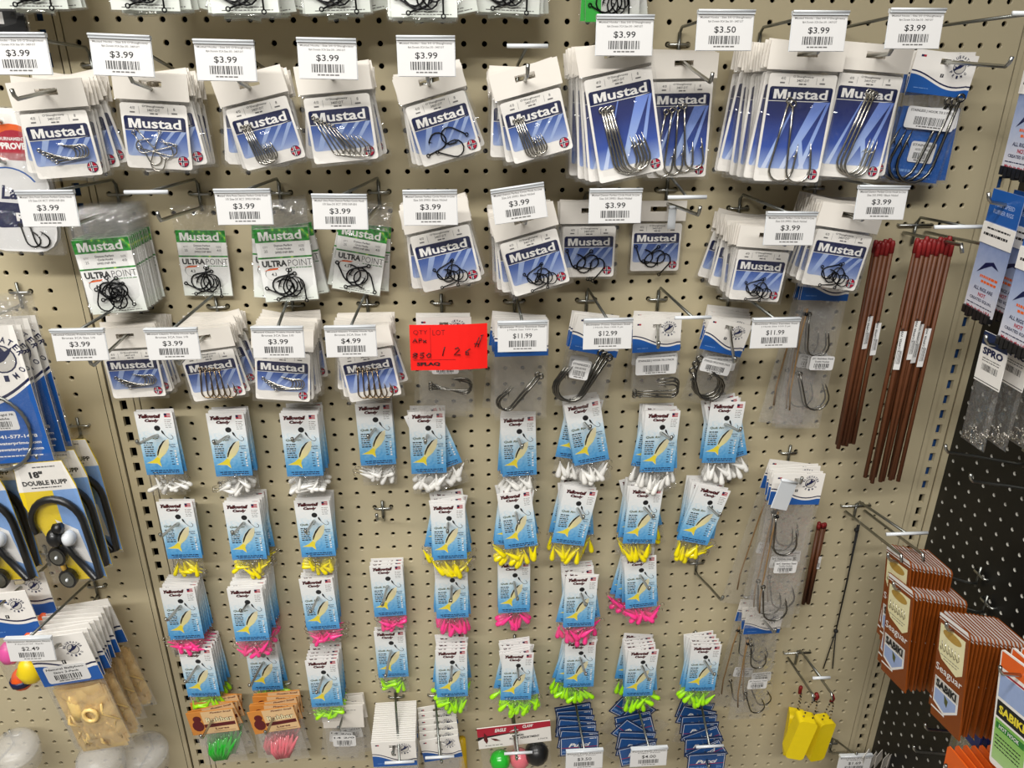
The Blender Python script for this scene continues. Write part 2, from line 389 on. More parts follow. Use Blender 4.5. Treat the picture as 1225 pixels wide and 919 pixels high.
# ================================================================== PACKET MESHES
def header_slot(mb, W, zt, zb, m='header', slot=(.022, .0065), th=.0012):
    a, h = slot[0] / 2, slot[1] / 2; w = W / 2
    mb.box(-w, w, -th, 0, h, zt, m); mb.box(-w, w, -th, 0, zb, -h, m); mb.box(-w, -a, -th, 0, -h, h, m); mb.box(a, w, -th, 0, -h, h, m)
def mustad(tall=False):
    W, T = (.080, .131) if tall else (.075, .088)
    a = MB(); header_slot(a, W, .011, -.016); a.box(-W / 2, W / 2, -.0016, .0002, -.0175, -.016, 'clear_film')
    s = MB(); s.pillow(-W / 2, W / 2, -T, -.016, .0034, 'clear_film', seed=3 + tall, yc=-.0006, top=.7)
    c = MB(); wi = W / 2 - .004; zt, zb = -.0195, -T + .0035
    c.prism(rrect(-wi, wi, zb, zt, .003), -.0009, 0, 'paper'); y = -.0010
    r = random.Random(5)
    c.text('O’Shaughnessy', 0, zt - .0042, .022, .0026, y, 'ink_black', .01); c.text('3407-DT', 0, zt - .0076, .013, .0024, y, 'ink_black', .01)
    c.words(-.004, .004, zt - .0105, .0014, y, 'ink_grey', r)
    for sx in (-1, 1):
        c.rect(sx * .0145 - .00015, sx * .0145 + .00015, zt - .010, zt - .003, y, 'ink_grey')
        c.text('4/0' if sx < 0 else '8', sx * .021, zt - .006, None, .0028, y, 'ink_black'); c.words(sx * .021 - .003, sx * .021 + .003, zt - .0095, .0014, y, 'ink_grey', r)
    bt = zt - .0125; bb = zb + (.0135 if tall else .0125); bw = wi - .0025
    c.flat(rrect(-bw, bw, bb, bt, .0025), y, 'must_tall' if tall else 'must_small')
    def clip(pts): c.flat([(max(-bw, min(bw, px)), max(bb, min(bt - .014, pz))) for px, pz in pts], y - .0001, 'must_ray' if tall else 'ink_ray')
    h = bt - .014 - bb
    for x0, x1, w0, w1 in (((-.030, -.004, .005, .001), (-.010, .016, .005, .014), (.010, .030, .005, .003)) if tall else ((-.028, -.018, .005, .007), (-.016, .002, .003, .006), (-.006, .016, .002, .004), (.008, .026, .003, .005))):
        clip([(x0, bb), (x0 + w0, bb), (x1 + w1, bb + h), (x1, bb + h)])
    if tall: y -= .00006; clip([(.0035, bb + h * .46), (.0085, bb + h * .50), (.017, bb), (.0125, bb)])
    y2 = -.0012
    nb = rrect(-bw, bw, bt - .0145, bt, .0025); c.flat([(px, max(pz, bt - .0140)) for px, pz in nb], y2, 'ink_navy')
    lt = MB(); lt.logo(0, bt - .0118, bw * 1.72, .0098, y2 - .0001, 'ink_white')
    lt.flat([(-bw, bt - .0143), (bw * .62, bt - .0143), (bw * .95, bt - .0128), (bw * .6, bt - .0135), (-bw, bt - .0138)], y2 - .0001, 'ink_white')
    rx, rz = wi - .0085, zb + .0085
    c, cc = MB(), c
    c.flat(circ(rx, rz, .0056), y2 - .0003, 'ink_navy')
    for a_ in range(4):
        q = pi / 2 * a_; c.flat([(rx + .0012 * cos(q + pi / 4) * 1.2, rz + .0012 * sin(q + pi / 4) * 1.2)] + circ(rx, rz, .0049, 5, 1, q + .2, q + pi / 2 + .15), y2 - .0004, 'ink_red')
    c.rect(rx - .0049, rx + .0049, rz - .0009, rz + .0009, y2 - .0005, 'ink_white'); c.rect(rx - .0021, rx + .0003, rz - .0049, rz + .0049, y2 - .0005, 'ink_white'); c.rect(rx - .0049, rx + .0049, rz - .0005, rz + .0005, y2 - .0006, 'ink_navy'); c.rect(rx - .0014, rx - .0004, rz - .0049, rz + .0049, y2 - .0006, 'ink_navy')
    return {'header': a.build('header'), 'insert_card': (cc.build('insert_card'), {'lettering': lt.build('lettering'), 'flag_roundel': c.build('flag_roundel')}), 'sleeve': s.build('sleeve')}
HK = {
 'silver_tangle': [('j', 'hook_silver', .036, .013, .0007, -.022, -.050, 25, 1), ('j', 'hook_silver', .040, .014, .0007, -.018, -.046, 40, 1), ('j', 'hook_silver', .038, .014, .0007, .004, -.048, -22, 1), ('j', 'hook_silver', .038, .013, .0007, .018, -.060, -75, -1), ('j', 'hook_silver', .036, .013, .0007, -.016, -.064, 78, 1)],
 'silver_fan': [('j', 'hook_silver', .042, .014, .0008, -.026 + .004 * k, -.040 - .002 * k, 22 + 3 * k, 1) for k in range(6)],
 'bronze_fan': [('j', 'hook_bronze', .038, .014, .0009, -.014 + .006 * k, -.042 - .001 * k, -12 + 3 * k, 1) for k in range(5)],
 'silver_flat': [('j', 'hook_silver', .034, .013, .0008, -.022 + .004 * k, -.056 - .003 * k, 68 + 7 * k, 1) for k in range(5)],
 'silver_drop': [('j', 'hook_silver', .040, .013, .0009, -.022 + .0022 * k, -.042 - .001 * (k % 2), 6 + k, 1) for k in range(5)],
 'black_circle': [('c', 'hook_black', .021, .014, .0007, -.006 + .0036 * k, -.067 - .003 * (k % 3), (-70, 30, 100, 160, -20, 60)[k], 1) for k in range(6)],
 'black_loops': [('c', 'hook_black', .026, .018, .0009, -.013 + .008 * k, -.064 - .005 * (k % 2), (20, -50, 80, 140)[k], 1) for k in range(4)],
 'blue_tuft': [('c', 'hook_black', .024, .018, .0008, -.010, -.062, 100, 1), ('c', 'hook_black', .024, .018, .0008, .004, -.060, -130, 1), ('c', 'hook_black', .026, .018, .0008, .006, -.074, 60, 1)],
 'tall_bunch': [('j', 'hook_silver', .068, .026, .0013, -.022 + .0025 * k, -.055 - .0015 * (k % 2), 4 + k, 1) for k in range(5)],
 'tall_spread': [('j', 'hook_silver', .070, .022, .0013, -.018 + .007 * k, -.055 + .002 * k, -10 + 5 * k, 1) for k in range(4)],
 'tall_two': [('j', 'hook_silver', .078, .026, .0013, -.012 + .005 * k, -.048 - .003 * k, -8 + 12 * k, 1) for k in range(2)],
 'tall_lean': [('j', 'hook_silver', .082, .028, .0014, .000 + .003 * k, -.040 - .001 * k, -14 + k, 1) for k in range(3)],
}
def ultra(band=False):
    W, T = .066, .114
    s = MB(); s.pillow(-W / 2, W / 2, -T, .008, .0034, 'crinkle_film', seed=9, yc=-.0004, top=.8, crk=.0007, nz=12)
    c = MB(); w = W / 2 - .0015; zt, zb = -.024, -T + .002; c.box(-w, w, -.0009, 0, zb, zt, 'ultra_card'); y = -.001; r = random.Random(4)
    c.rect(-w, w, zt - .016, zt, y, 'camo_green'); lt = MB(); lt.logo(-.002, zt - .0138, .050, .011, y - .0001, 'ink_white')
    c.text('Demon Perfect', 0, zt - .0215, .021, .0026, y, 'ink_black', .02); c.text('Circle Hooks', 0, zt - .0255, .017, .0026, y, 'ink_black', .02); c.text('39951NP-BN', 0, zt - .0298, .021, .0026, y, 'ink_black', .02)
    for sx in (-1, 1):
        c.text('QTY' if sx < 0 else 'SIZE', sx * .021, zt - .023, None, .0024, y, 'ink_grey'); c.text('25' if sx < 0 else '4/0', sx * .021, zt - .028, None, .003, y, 'ink_black')
    c.rect(-w, w, zt - .0355, zt - .0335, y, 'camo_green')
    lt.text('ULTRA', -.0135, zt - .0455, .029, .0078, y, 'ink_black', .045); lt.text('POINT', .0165, zt - .0455, .028, .0078, y, 'ink_black', -.012)
    if band: c.rect(-w, -w + .018, zb, zt, y - .0001, 'ink_lime')
    c.words(.004, w - .002, zt - .048, .001, y, 'ink_green', r)
    mb = c; ring = circ(-.017, zt - .054, .0075, 18, 1.25)
    for k in range(18):
        if 1 < k < 17:
            (x0, z0), (x1, z1) = ring[k], ring[(k + 1) % 18]; c.flat([(x0, z0), (x1, z1), (x1 * .96 - .0005, z1 - .0004), (x0 * .96 - .0005, z0 - .0004)], y, 'ink_black')
    c.text('4.3', -.016, zt - .0565, .006, .004, y, 'ink_black', .02); c.flat([(-.027, zt - .05), (-.012, zt - .049), (-.008, zt - .0465), (-.02, zt - .0475)], y, 'ink_orange')
    c.words(-.022, .026, zb + .002, .0008, y, 'ink_grey', r); c.words(-.01, .018, zb + .0045, .0008, y, 'ink_grey', r)
    return {'insert_card': (c.build('insert_card'), {'lettering': lt.build('lettering')}), 'sleeve': s.build('sleeve')}
HK['ultra_a'] = [('c', 'hook_black', .024, .017, .0009, -.006 + .0026 * k, -.083 - .003 * (k % 3), (-100, -60, 40, 100, 150, 200, 10)[k], 1) for k in range(7)] + [('c', 'hook_black', .024, .018, .0009, -.010, -.098, -20, 1), ('c', 'hook_black', .024, .018, .0009, .006, -.096, 20, 1)]
HK['ultra_b'] = [('c', 'hook_black', .028, .021, .0009, -.009 + .0042 * k, -.092 - .003 * (k % 2), (-80, 60, 110, -30, 180)[k], 1) for k in range(5)] + [('j', 'hook_black', .026, .012, .0008, .002, -.074, 8, 1)]
HK['ultra_c'] = [('c', 'hook_black', .030, .023, .001, -.008 + .005 * k, -.088 - .003 * (k % 2), (30, -70, 110, 200)[k], 1) for k in range(4)]

def wave_header(mb, W, zt, zb, y, logo=True, th=.0012, curve=1., flag=True):
    """white header with a swooping blue foot, round fish emblem and little flag"""
    w = W / 2; H = zt - zb; n = 14
    header_slot(mb, W, zt, zb, 'paper', (.012, .006), th)
    y = -th - .0001
    def zz(u): return zb + H * (.50 - .30 * curve * (1 - cos(pi * min(u / .72, 1.28))) / 2)
    xs = [-w + W * k / n for k in range(n + 1)]; z = [zz(k / n) for k in range(n + 1)]
    mb.flat([(-w, zb), (w, zb)] + [(xs[k], z[k] - H * .06) for k in range(n, -1, -1)], y, 'ink_blue')
    for k in range(n): mb.flat([(xs[k], z[k]), (xs[k + 1], z[k + 1]), (xs[k + 1], z[k + 1] + H * .035), (xs[k], z[k] + H * .035)], y, 'ink_navy')
    if flag: mb.rect(-w + W * .09, -w + W * .13, zt - H * .16, zt - H * .11, y, 'ink_navy'); mb.rect(-w + W * .13, -w + W * .17, zt - H * .16, zt - H * .11, y, 'ink_red')
    mb.rect(-.002, .002, zb + H * .42, zb + H * .50, y, 'ink_black'); mb.text('f', .0, zb + H * .43, None, H * .06, y - .0001, 'ink_white', .02)
    mb.words(-w + W * .1, -w + W * .35, zb + H * .12, .0007, y - .0001, 'ink_sky', random.Random(2))
    e = MB(); emblem(e, w - W * .26, zt - H * .30, min(W * .13, H * .22), y); return {'fish_emblem': e.build('fish_emblem')}
def emblem(mb, cx, cz, R, y, ink='ink_navy'):
    mb.flat(circ(cx, cz, R * .78, 18), y - .0001, ink); mb.flat(circ(cx, cz, R * .70, 18), y - .0002, 'grey_card')
    mb.flat([(cx + R * a, cz + R * b) for a, b in ((-.5, -.45), (-.2, -.25), (.15, -.1), (.5, .25), (.72, .62), (.3, .4), (.05, .8), (-.05, .3), (-.35, -.02), (-.62, .1), (-.5, -.15), (-.75, -.35))], y - .0003, ink)
    for t, a0, a1, s in (('BLUEWATER', 160, 15, 1), ('PRIMO', 215, 325, -1)):
        for k, chr_ in enumerate(t):
            q = RAD(a0 + (a1 - a0) * k / (len(t) - 1)); rr = R * (.92 if s > 0 else 1.25)
            mb.text(chr_, cx + rr * cos(q), cz + rr * sin(q), R * .24, R * .34, y - .0002, ink, .02, 0, q - pi / 2 if s > 0 else q + pi / 2)
def sticker(mb, x, z, w, h, y, t1, t2=None, seed=3, rot=0):
    mb.prism(rrect(x - w / 2, x + w / 2, z - h / 2, z + h / 2, min(.003, h * .2)), y - .0003, y, 'tag_white'); yy = y - .0004
    mb.text(t1, x, z + h * .24, w * .88, h * .15, yy, 'ink_black', .02)
    if t2: mb.text(t2, x, z + h * .06, w * .6, h * .12, yy, 'ink_black', .02)
    mb.barcode(x - w * .32, x + w * .32, z - h * .32, z - (.02 if t2 else -.06) * h, yy, seed=seed); mb.words(x - w * .25, x + w * .25, z - h * .42, h * .06, yy, 'ink_grey', random.Random(seed))
def bluewater(W, T, hh, stick, hooks, bag='clear_film', t1='STAINLESS J HOOK 7/0 3 PACK', t2=None, blue_back=False, wrap=1.):
    a = MB(); em = wave_header(a, W, .010, -hh, 0)
    s = MB(); s.pillow(-W / 2, W / 2, -T, -hh + .002, .007, bag, nz=12, seed=int(T * 1000), top=.3, crk=.0004)
    d = {'header': (a.build('header'), em), 'bag': s.build('bag')}
    if stick:
        k = MB(); sticker(k, stick[0], stick[1], stick[2], stick[3], -.0046, t1, t2, int(T * 999)); d['barcode_sticker'] = k.build('barcode_sticker')
    if blue_back:
        k = MB(); k.box(-W / 2 + .003, W / 2 - .003, .0005, .0012, -T + .004, -hh - .015, 'ink_blue'); k.words(-.025, .025, -T + .014, .003, .0003, 'ink_sky', random.Random(1)); k.words(-.02, .025, -T + .008, .0012, .0003, 'ink_sky', random.Random(4)); d['backing_card'] = k.build('backing_card')
    return d
def candy():
    w = .0255; c = MB(); zt, zb = .026, -.074; c.box(-w, w, -.0010, 0, zb, zt, 'candy_card'); y = -.0011; r = random.Random(8)
    # the peg hole is drawn as a flat black disc on the card
    c.flat(circ(.0015, 0, .0042, 14), y - .00005, 'ink_black')
    lt = MB(); fp = MB()
    for dx, dz, mm, b in ((.0004, -.0004, 'ink_black', .07), (0, 0, 'ink_maroon', .02)):
        lt.text('Yellowtail', -.006 + dx, .0158 + dz, .030, .0062, y - (.0001 if b < .03 else 0), mm, b, .3); lt.text('Candy', -.004 + dx, .0088 + dz, .019, .0058, y - (.0001 if b < .03 else 0), mm, b, .3)
    c.rect(.014, .0225, .0165, .0225, y, 'ink_red'); c.rect(.014, .0175, .0193, .0225, y - .0001, 'ink_navy')
    for k in range(2): c.rect(.0175, .0225, .018 + .0022 * k, .0187 + .0022 * k, y - .0001, 'ink_white')
    for k in range(5): c.words(.013, .0225, .012 - k * .0028, .0007, y, 'ink_maroon' if k == 1 else 'ink_grey', r)
    # small printed jig with hook
    c.flat([(.0065, -.003), (.0085, -.005), (.0105, -.011), (.0075, -.009), (.006, -.006)], y, 'ink_black')
    for (x0, z0), (x1, z1) in zip(((.009, -.010), (.0145, -.0165), (.0175, -.018), (.0205, -.0165), (.0205, -.0135)), ((.0145, -.0165), (.0175, -.018), (.0205, -.0165), (.0205, -.0135), (.0185, -.011))):
        dx, dz = x1 - x0, z1 - z0; l = math.hypot(dx, dz); nx, nz = -dz / l * .00035, dx / l * .00035; c.flat([(x0 - nx, z0 - nz), (x1 - nx, z1 - nz), (x1 + nx, z1 + nz), (x0 + nx, z0 + nz)], y, 'ink_black')
    c.text('Quik Rig', -.0105, -.0185, .0215, .0045, y, 'ink_olive', .035, .2)
    for k in range(7):
        c.words(-.0215, -.0085, -.0235 - k * .0034, .0018, y, 'ink_grey' if k % 2 else 'ink_black', r)
    fish = [(.0130, -.0175), (.0128, -.024), (.0108, -.032), (.0060, -.040), (-.0015, -.047), (-.0035, -.052), (-.0025, -.061), (-.0075, -.0555), (-.0215, -.0545), (-.012, -.050), (-.0065, -.045), (-.005, -.037), (-.001, -.028), (.0055, -.0205)]
    fp.flat([(x * 1.06, z * 1.02 + .0006) for x, z in fish], y - .0001, 'ink_cream'); fp.flat(fish, y - .0002, 'candy_fish')
    fp.flat([(.010, -.0182), (.0055, -.0235), (-.0005, -.033), (-.0045, -.043), (-.0058, -.043), (-.0046, -.037), (-.0006, -.028), (.0055, -.0205)], y - .0003, 'ink_black')
    fp.flat([(-.0065, -.045), (-.003, -.0475), (-.0035, -.052), (-.003, -.060), (-.0075, -.055), (-.0205, -.0542), (-.012, -.0500)], y - .0003, 'ink_yellow')
    c.text('Sparkie', .0165, -.0275, .011, .0026, y, 'ink_navy', .02); c.text('Style', .018, -.031, .007, .0026, y, 'ink_navy', .02)
    for k in range(6):
        c.words(.0125, .0165, -.037 - k * .0042, .0013, y, 'ink_navy', r); c.rect(.0188, .0212, -.0375 - k * .0042, -.0352 - k * .0042, y, 'ink_white')
    c.flat([(.0186, -.0455), (.0198, -.0475), (.0226, -.041), (.0200, -.0452)], y - .0001, 'ink_black')
    for k in range(2): c.words(-.019 + k * .002, .0215, -.068 - k * .003, .0015, y, 'ink_navy', r)
    p = MB(); p.pillow(-.0245, .0245, -.108, -.070, .009, 'crinkle_film', nx=6, nz=6, seed=2, top=.15, crk=.0008, yc=-.001)
    return {'card': (c.build('card'), {'title_lettering': lt.build('title_lettering'), 'fish_picture': fp.build('fish_picture')}), 'pouch': p.build('pouch')}
def jig(m, fat):
    mb = MB(); k = 1.25 if fat else 1.
    mb.lathe([(.0004, -.011 * k), (.0030 * k, -.0095 * k), (.0036 * k, -.0065 * k), (.0028 * k, -.001), (.0018 * k, .004), (.0009, .009 * k), (.0003, .011 * k)], m, 8)
    mb.tube([(0, 0, .009), (0, 0, .016), (.002, 0, .019), (.005, 0, .0185), (.0065, 0, .015)], .0004, 'hook_silver', 5)
    return mb.build('jig_head')
_price = {}
def price_meshes(price, l1, l2):
    k = (price, l1)
    if k not in _price:
        a = MB(); a.box(-.030, .030, -.0028, .0028, .0150, .0190, 'tag_clip'); a.tube([(-.030, -.003, .0182), (.030, -.003, .0182)], .0013, 'tag_clip', 6); a.box(-.030, .030, -.0002, .0006, -.020, .016, 'tag_clip')
        b = MB(); y = -.0009; b.box(-.0293, .0293, y, -.0003, -.0195, .0148, 'tag_white'); y -= .0001
        b.text(l1, 0, .0105, .054, .0024, y, 'ink_grey', .01); b.text(l2, 0, .0068, .037, .0024, y, 'ink_grey', .01)
        b.text(price, 0, -.0035, .023, .0070, y, 'ink_black', .008); bc = MB(); bc.barcode(-.0165, .0165, -.0135, -.0055, y, seed=len(l1) + 3); b.words(-.011, .011, -.0165, .0013, y, 'ink_grey', random.Random(3))
        _price[k] = (a.build('clip_holder'), b.build('ticket'), bc.build('barcode'))
    return _price[k]
def price_tag(pos, price, tilt, where, l1='Mustad Hooks - Size 3/0 O’Shaughnessy', l2='8pk Duratin 3CA Size 3/0 - 3407-DT', rz=0., yaw=0.):
    o = thing('price_tag', f'white {price} shelf price tag {where}', 'price tag', 'barcoded price tags on the pegs', pos, (RAD(-4), -RAD(tilt), rz + yaw))
    a, b, c = price_meshes(price, l1, l2); link('clip_holder', a, o); link('barcode', c, link('ticket', b, o)); return o

# ================================================================== PEGS AND HANGING
def wall_frame(w): return (Vector((0, -1, 0)), Vector((1, 0, 0)), 0.) if w == 'T' else (Vector((-1, 0, 0)), Vector((0, -1, 0)), -pi / 2)
def peg(B, tip, wall_, label, tagpos=None, bar=None, r=.0022, up=.011, two=False):
    out, side, rz = wall_frame(wall_); Z = Vector((0, 0, 1))
    o = thing('peg_hook', label, 'peg hook', 'steel peg hooks on the perforated walls', B)
    m = MB(); L = lambda v: v - B; n_ = out
    def loc(a, b, c): return side * a + out * b + Z * c
    m.tube([loc(-.0127, -.004, .0), loc(-.0127, .003, 0), loc(-.0105, .005, 0), loc(.0105, .005, 0), loc(.0127, .003, 0), loc(.0127, -.004, 0)], .0021, 'zinc', 6)
    m.tube([loc(0, .0052, .014), loc(0, .0052, -.022)], .0024, 'dull_zinc', 4); link('bracket', m.build('bracket'), o)
    m = MB(); d = (tip - B).normalized(); t = tip - B
    m.tube([loc(0, .005, -.016), loc(0, .012, -.016) + d * .004, loc(0, .005, -.016) + (t - loc(0, .005, -.016)) * .6, t, t + d * .004 + Z * up * .4, t + d * .006 + Z * up], r, 'zinc', 8); link('arm', m.build('arm'), o)
    if tagpos is not None:
        T = tagpos - B; e = loc(0, .006, .014); q = Vector((T.x, T.y, T.z)) - out * .004
        m = MB(); m.tube([loc(0, .005, 0), e, e + loc(0, .008, .006), q], .0019, 'dull_zinc', 6); link('tag_arm', m.build('tag_arm'), o)
    if bar is not None:
        T = bar - B; e = loc(0, .006, .014); m = MB(); m.tube([loc(0, .005, 0), e, e + loc(0, .008, .006), T], .0019, 'dull_zinc', 6); link('tag_arm', m.build('tag_arm'), o)
        m = MB(); m.tube([T - side * .023, T + side * .023], .0024, 'tag_clip', 8); link('cross_bar', m.build('cross_bar'), o)
    return o
GEN = {}
DBG = []
def pack(name, kind, hooks, label, cat, group, loc, rot, scale, jigs=None):
    o = thing(name, label, cat, group, loc, rot, scale)
    po = None
    for n_, me in GEN[kind].items():
        sub = {}
        if isinstance(me, tuple): me, sub = me
        q = link(n_, me, o)
        if n_ == 'pouch': po = q
        for n2, m2 in sub.items(): link(n2, m2, q)
    if hooks: put_hooks(o, HK[hooks], -.0024 if kind in ('small', 'tall', 'ultra', 'ultra_band') else -.0022)
    if jigs:
        r = random.Random(int(loc[0] * 9999)); me = GEN_JIG[jigs]; nj = 7
        for k in range(nj):
            link('jig_head', me, po, (-.017 + .034 * k / (nj - 1) + r.uniform(-.003, .003), -.0012 + r.uniform(-.0018, .0014), -.095 + r.uniform(-.006, .005) + (abs(k - 3) * .0016)), (r.uniform(-.1, .1), RAD(r.uniform(-35, 35) + (k - 3) * 9 + (r.choice((60, -60, 0)) if not jigs[1] else 0)), r.uniform(-.15, .15) + r.choice((0, pi))))
    return o
def BK(t, i):
    for a in ('packed behind the front one', 'stacked behind the front one', 'behind the front one'):
        if a in t: return t.replace(a, ORD[i] + ' behind front')
    return t + ', ' + ORD[i] + ' back'
def hang(name, kind, hole, d, tilt=0, n=1, sp=.0058, s=1., w='T', base=None, L=.16, rise=.08, hooks=None, lab='', backlab='', cat='hook packet', group='', peglab='', tagd=None, bar=None, jit=5., anchor=0., jigs=None, up=.011, mkpeg=True, back_hooks=False, yawj=1.2, snap=True, seed=None, rx=0.):
    """a peg and the n packets threaded on it; hole = pixel of the front packet's hole, d = its distance off the wall"""
    r = random.Random(seed if seed is not None else int(hole[0] * 31 + hole[1])); out, side, rz = wall_frame(w)
    PT = at if w == 'T' else atx
    F = PT(hole[0], hole[1], d) + Vector((0, 0, anchor * s))
    if base is not None:
        B = PT(*base); 
        if w == 'T' and snap: B = Vector((snapx(B.x), 0, snapz(B.z)))
    else: B = F - out * d - Vector((0, 0, rise * d))
    A = B - Vector((0, 0, .016)) if base is not None else B
    dr = (F - A) if d > .03 else out + Vector((0, 0, rise)); dr = dr / abs(dr.dot(out))
    if base is not None: DBG.append((name, hole, round(math.degrees(math.atan(dr.z))), round(math.degrees(math.atan(dr.dot(side))))))
    tip = A + dr * L
    if mkpeg:
        tp = None
        if tagd: 
            tp = PT(tagd[1], tagd[2], tagd[5] if len(tagd) > 5 else L + .005) + Vector((0, 0, .016))
        bp = PT(*bar) if bar else None
        peg(B, tip, w, peglab, tp, bp, up=up)
    if tagd:
        pos = PT(tagd[1], tagd[2], tagd[5] if len(tagd) > 5 else L + .005); kw = tagd[6] if len(tagd) > 6 else {}
        price_tag(pos, tagd[0], tagd[3], tagd[4], rz=rz, **kw)
    for i in range(n):
        di = d - i * sp
        if di < .004: break
        p = F + (B + dr * di - (B + dr * d)) if d > .03 else F + out * (-i * sp)
        t = tilt if i == 0 else tilt * .5 + r.gauss(0, jit)
        pack(name, kind, hooks if (i == 0 or (back_hooks and i < 3)) else None, lab if i == 0 else BK(backlab, i), cat, group, p, (RAD(rx) + (0 if i == 0 else RAD(r.uniform(-1, 1))), -RAD(t), rz + RAD(r.uniform(-yawj, yawj))), s, jigs)
GEN['small'] = mustad(False); GEN['tall'] = mustad(True); GEN['ultra'] = ultra(); GEN['ultra_band'] = ultra(True); GEN['candy'] = candy()
GEN_JIG = {(c, f): jig(c + '_lure', f) for c in ('white', 'yellow', 'pink', 'green') for f in (0, 1)}
T1 = 'top tagged row'; T2 = 'second tagged row'; T3 = 'third tagged row'

# ------------------------------------------------------------------ first tagged row
ROW1 = [ # hole, d, tilt, n, hooks, price, tag px, tilt, base, scale
 ((56, 110), .10, 4, 8, 'silver_flat', (22, 64, 0), (107, 78), 1.08),
 ((180, 100), .10, -3, 9, 'silver_tangle', (146, 66, -2), None, 1.08),
 ((298, 100), .11, 13, 7, 'silver_drop', (270, 72, -1), None, 1.04),
 ((398, 90), .12, 5, 8, 'silver_fan', (392, 70, -1), None, 1.08),
 ((513, 96), .11, 16, 6, 'blue_tuft', (510, 67, 0), None, 1.04),
 ((628, 92), .12, 15, 12, 'silver_drop', None, None, 1.04),
]
for i, (h, d, t, n, hk, tg, bs, s) in enumerate(ROW1):
    k = ORD[i + 1]; g = f'hook packets on {k} peg of the {T1}'
    hang('hook_packet', 'small', h, d, t, n, sp=.0075, jit=7, s=s, base=bs, hooks=hk, back_hooks=True, lab=f'front blue-and-white packet of metal fish hooks, {k} peg from left upright, {T1}',
         backlab=f'blue-and-white hook packet behind the front one, {k} peg from left upright, {T1}', group=g, peglab=f'steel peg holding blue-and-white hook packets, {k} from left upright, {T1}',
         tagd=('$3.99', tg[0], tg[1], tg[2], f'over {k} hook packet from left upright, {T1}', .165) if tg else None, bar=None if tg else (631, 55, .10), L=.15)
ROW1T = [((735, 64), .15, 12, 13, 'tall_bunch', ('$3.99', 747, 42, 0), None, 1.03, .0085), ((818, 76), .036, 1, 4, 'tall_spread', ('$3.50', 867, 36, 0), (812, 53), 1.06, .008),
         ((966, 64), .13, -2, 14, 'tall_two', ('$3.99', 979, 37, 0), (915, 54), 1.09, .0075), ((1048, 66), .12, -4, 6, 'tall_lean', ('$3.99', 1094, 34, 0), (1002, 55), 1.06, .008)]
for i, (h, d, t, n, hk, tg, bs, s, sp) in enumerate(ROW1T):
    k = ORD[i + 1]; g = f'tall hook packets on {k} peg'
    hang('tall_hook_packet', 'tall', h, d, t, n, sp=sp, s=s, base=bs, hooks=hk, jit=2.5, lab=f'tall dark blue hook packet fronting the {k} tall stack of the {T1}',
         backlab=f'tall blue hook packet stacked behind the front one, {k} tall stack, {T1}', group=g, peglab=f'steel peg through the {k} stack of tall blue hook packets',
         tagd=(tg[0], tg[1], tg[2], tg[3], f'above the {k} stack of tall blue hook packets', .17), L=.152)
GEN['bw_top'] = bluewater(.076, .138, .036, (.0, -.062, .062, .024), None, blue_back=True)
k_ = MB(); sticker(k_, .004, -.100, .032, .024, -.0010, 'STAINLESS J', 'HOOK 7/0 3 PACK', 5); GEN['bw_top']['inner_sticker'] = k_.build('inner_sticker')
HK['bw_top'] = [('j', 'hook_steel', .095, .044, .0019, .016, -.045, -12, -1), ('j', 'hook_steel', .095, .044, .0019, .022, -.045, -10, -1), ('j', 'hook_steel', .098, .046, .0019, .028, -.040, -6, -1)]
hang('hook_bag', 'bw_top', (1131, 74), .06, -6, 3, s=1.06, base=(1103, 55), hooks='bw_top', L=.15, bar=(1236, 16, .17), lab='clear bag of three stainless hooks with blue wave header nearest the black wall',
     backlab='clear wave-header hook bag hidden behind the three-hook bag by black wall', group='wave-header hook bags by the right upright', peglab='steel peg holding the wave-header bag beside right upright')
# ------------------------------------------------------------------ cut-off row along the top edge
for i, (x, yb, d, n, t) in enumerate([(42, 12, .09, 4, 0), (178, 14, .10, 6, -1), (292, 17, .11, 9, 1), (400, 17, .09, 6, 2), (508, 22, .11, 8, 0), (612, 17, .08, 6, -2), (730, 27, .05, 3, 1)]):
    k = ORD[i + 1]
    hang('green_hook_packet', 'ultra' if i < 6 else 'ultra_band', (x, yb), d, t, n, s=1.12 if i < 6 else 1., anchor=.113, hooks='ultra_b', lab=f'front pale card hook packet, {k} along the highest row above the tags',
         backlab=f'pale card hook packet behind the front one, {k} along the highest row', group=f'hook packets on {k} peg of the highest row', peglab=f'steel peg of the highest row, {k} from left upright', L=d + .03)
# ------------------------------------------------------------------ second tagged row
ROW2U = [((112, 260), .085, 4, 15, 'ultra_a', (58, 249, 0), (140, 233), 1.06, .0055), ((236, 253), .014, -1, 1, 'ultra_b', None, (240, 232), 1.0, .005),
         ((331, 248), .05, 3, 5, 'ultra_b', (292, 247, 0), (336, 232), 1.08, .008), ((438, 250), .03, -11, 3, 'ultra_c', (407, 253, -1), (447, 230), 1.0, .008)]
for i, (h, d, t, n, hk, tg, bs, s, sp) in enumerate(ROW2U):
    k = ORD[i + 1]
    hang('green_hook_packet', 'ultra', h, d, t, n, sp=sp, s=s, base=bs, hooks=hk, jit=(.8, 1, 9, 6)[i], lab=f'front green-topped white card of black circle hooks, {k} green stack, {T2}',
         backlab=f'green-topped hook card packed behind the front one, {k} green stack, {T2}', group=f'green-topped hook cards, {k} stack', peglab=f'steel peg holding the {k} stack of green-topped hook cards',
         tagd=('$3.99', tg[0], tg[1], tg[2], f'beside {k} stack of green-topped hook cards', .165, dict(l1='Mustad Ultra Point Demon Perfect Circle Hook', l2='1/0 Size-3X 8CT 39951NP-BN')) if tg else None, bar=None if tg else (175, 230, .16), L=.15)
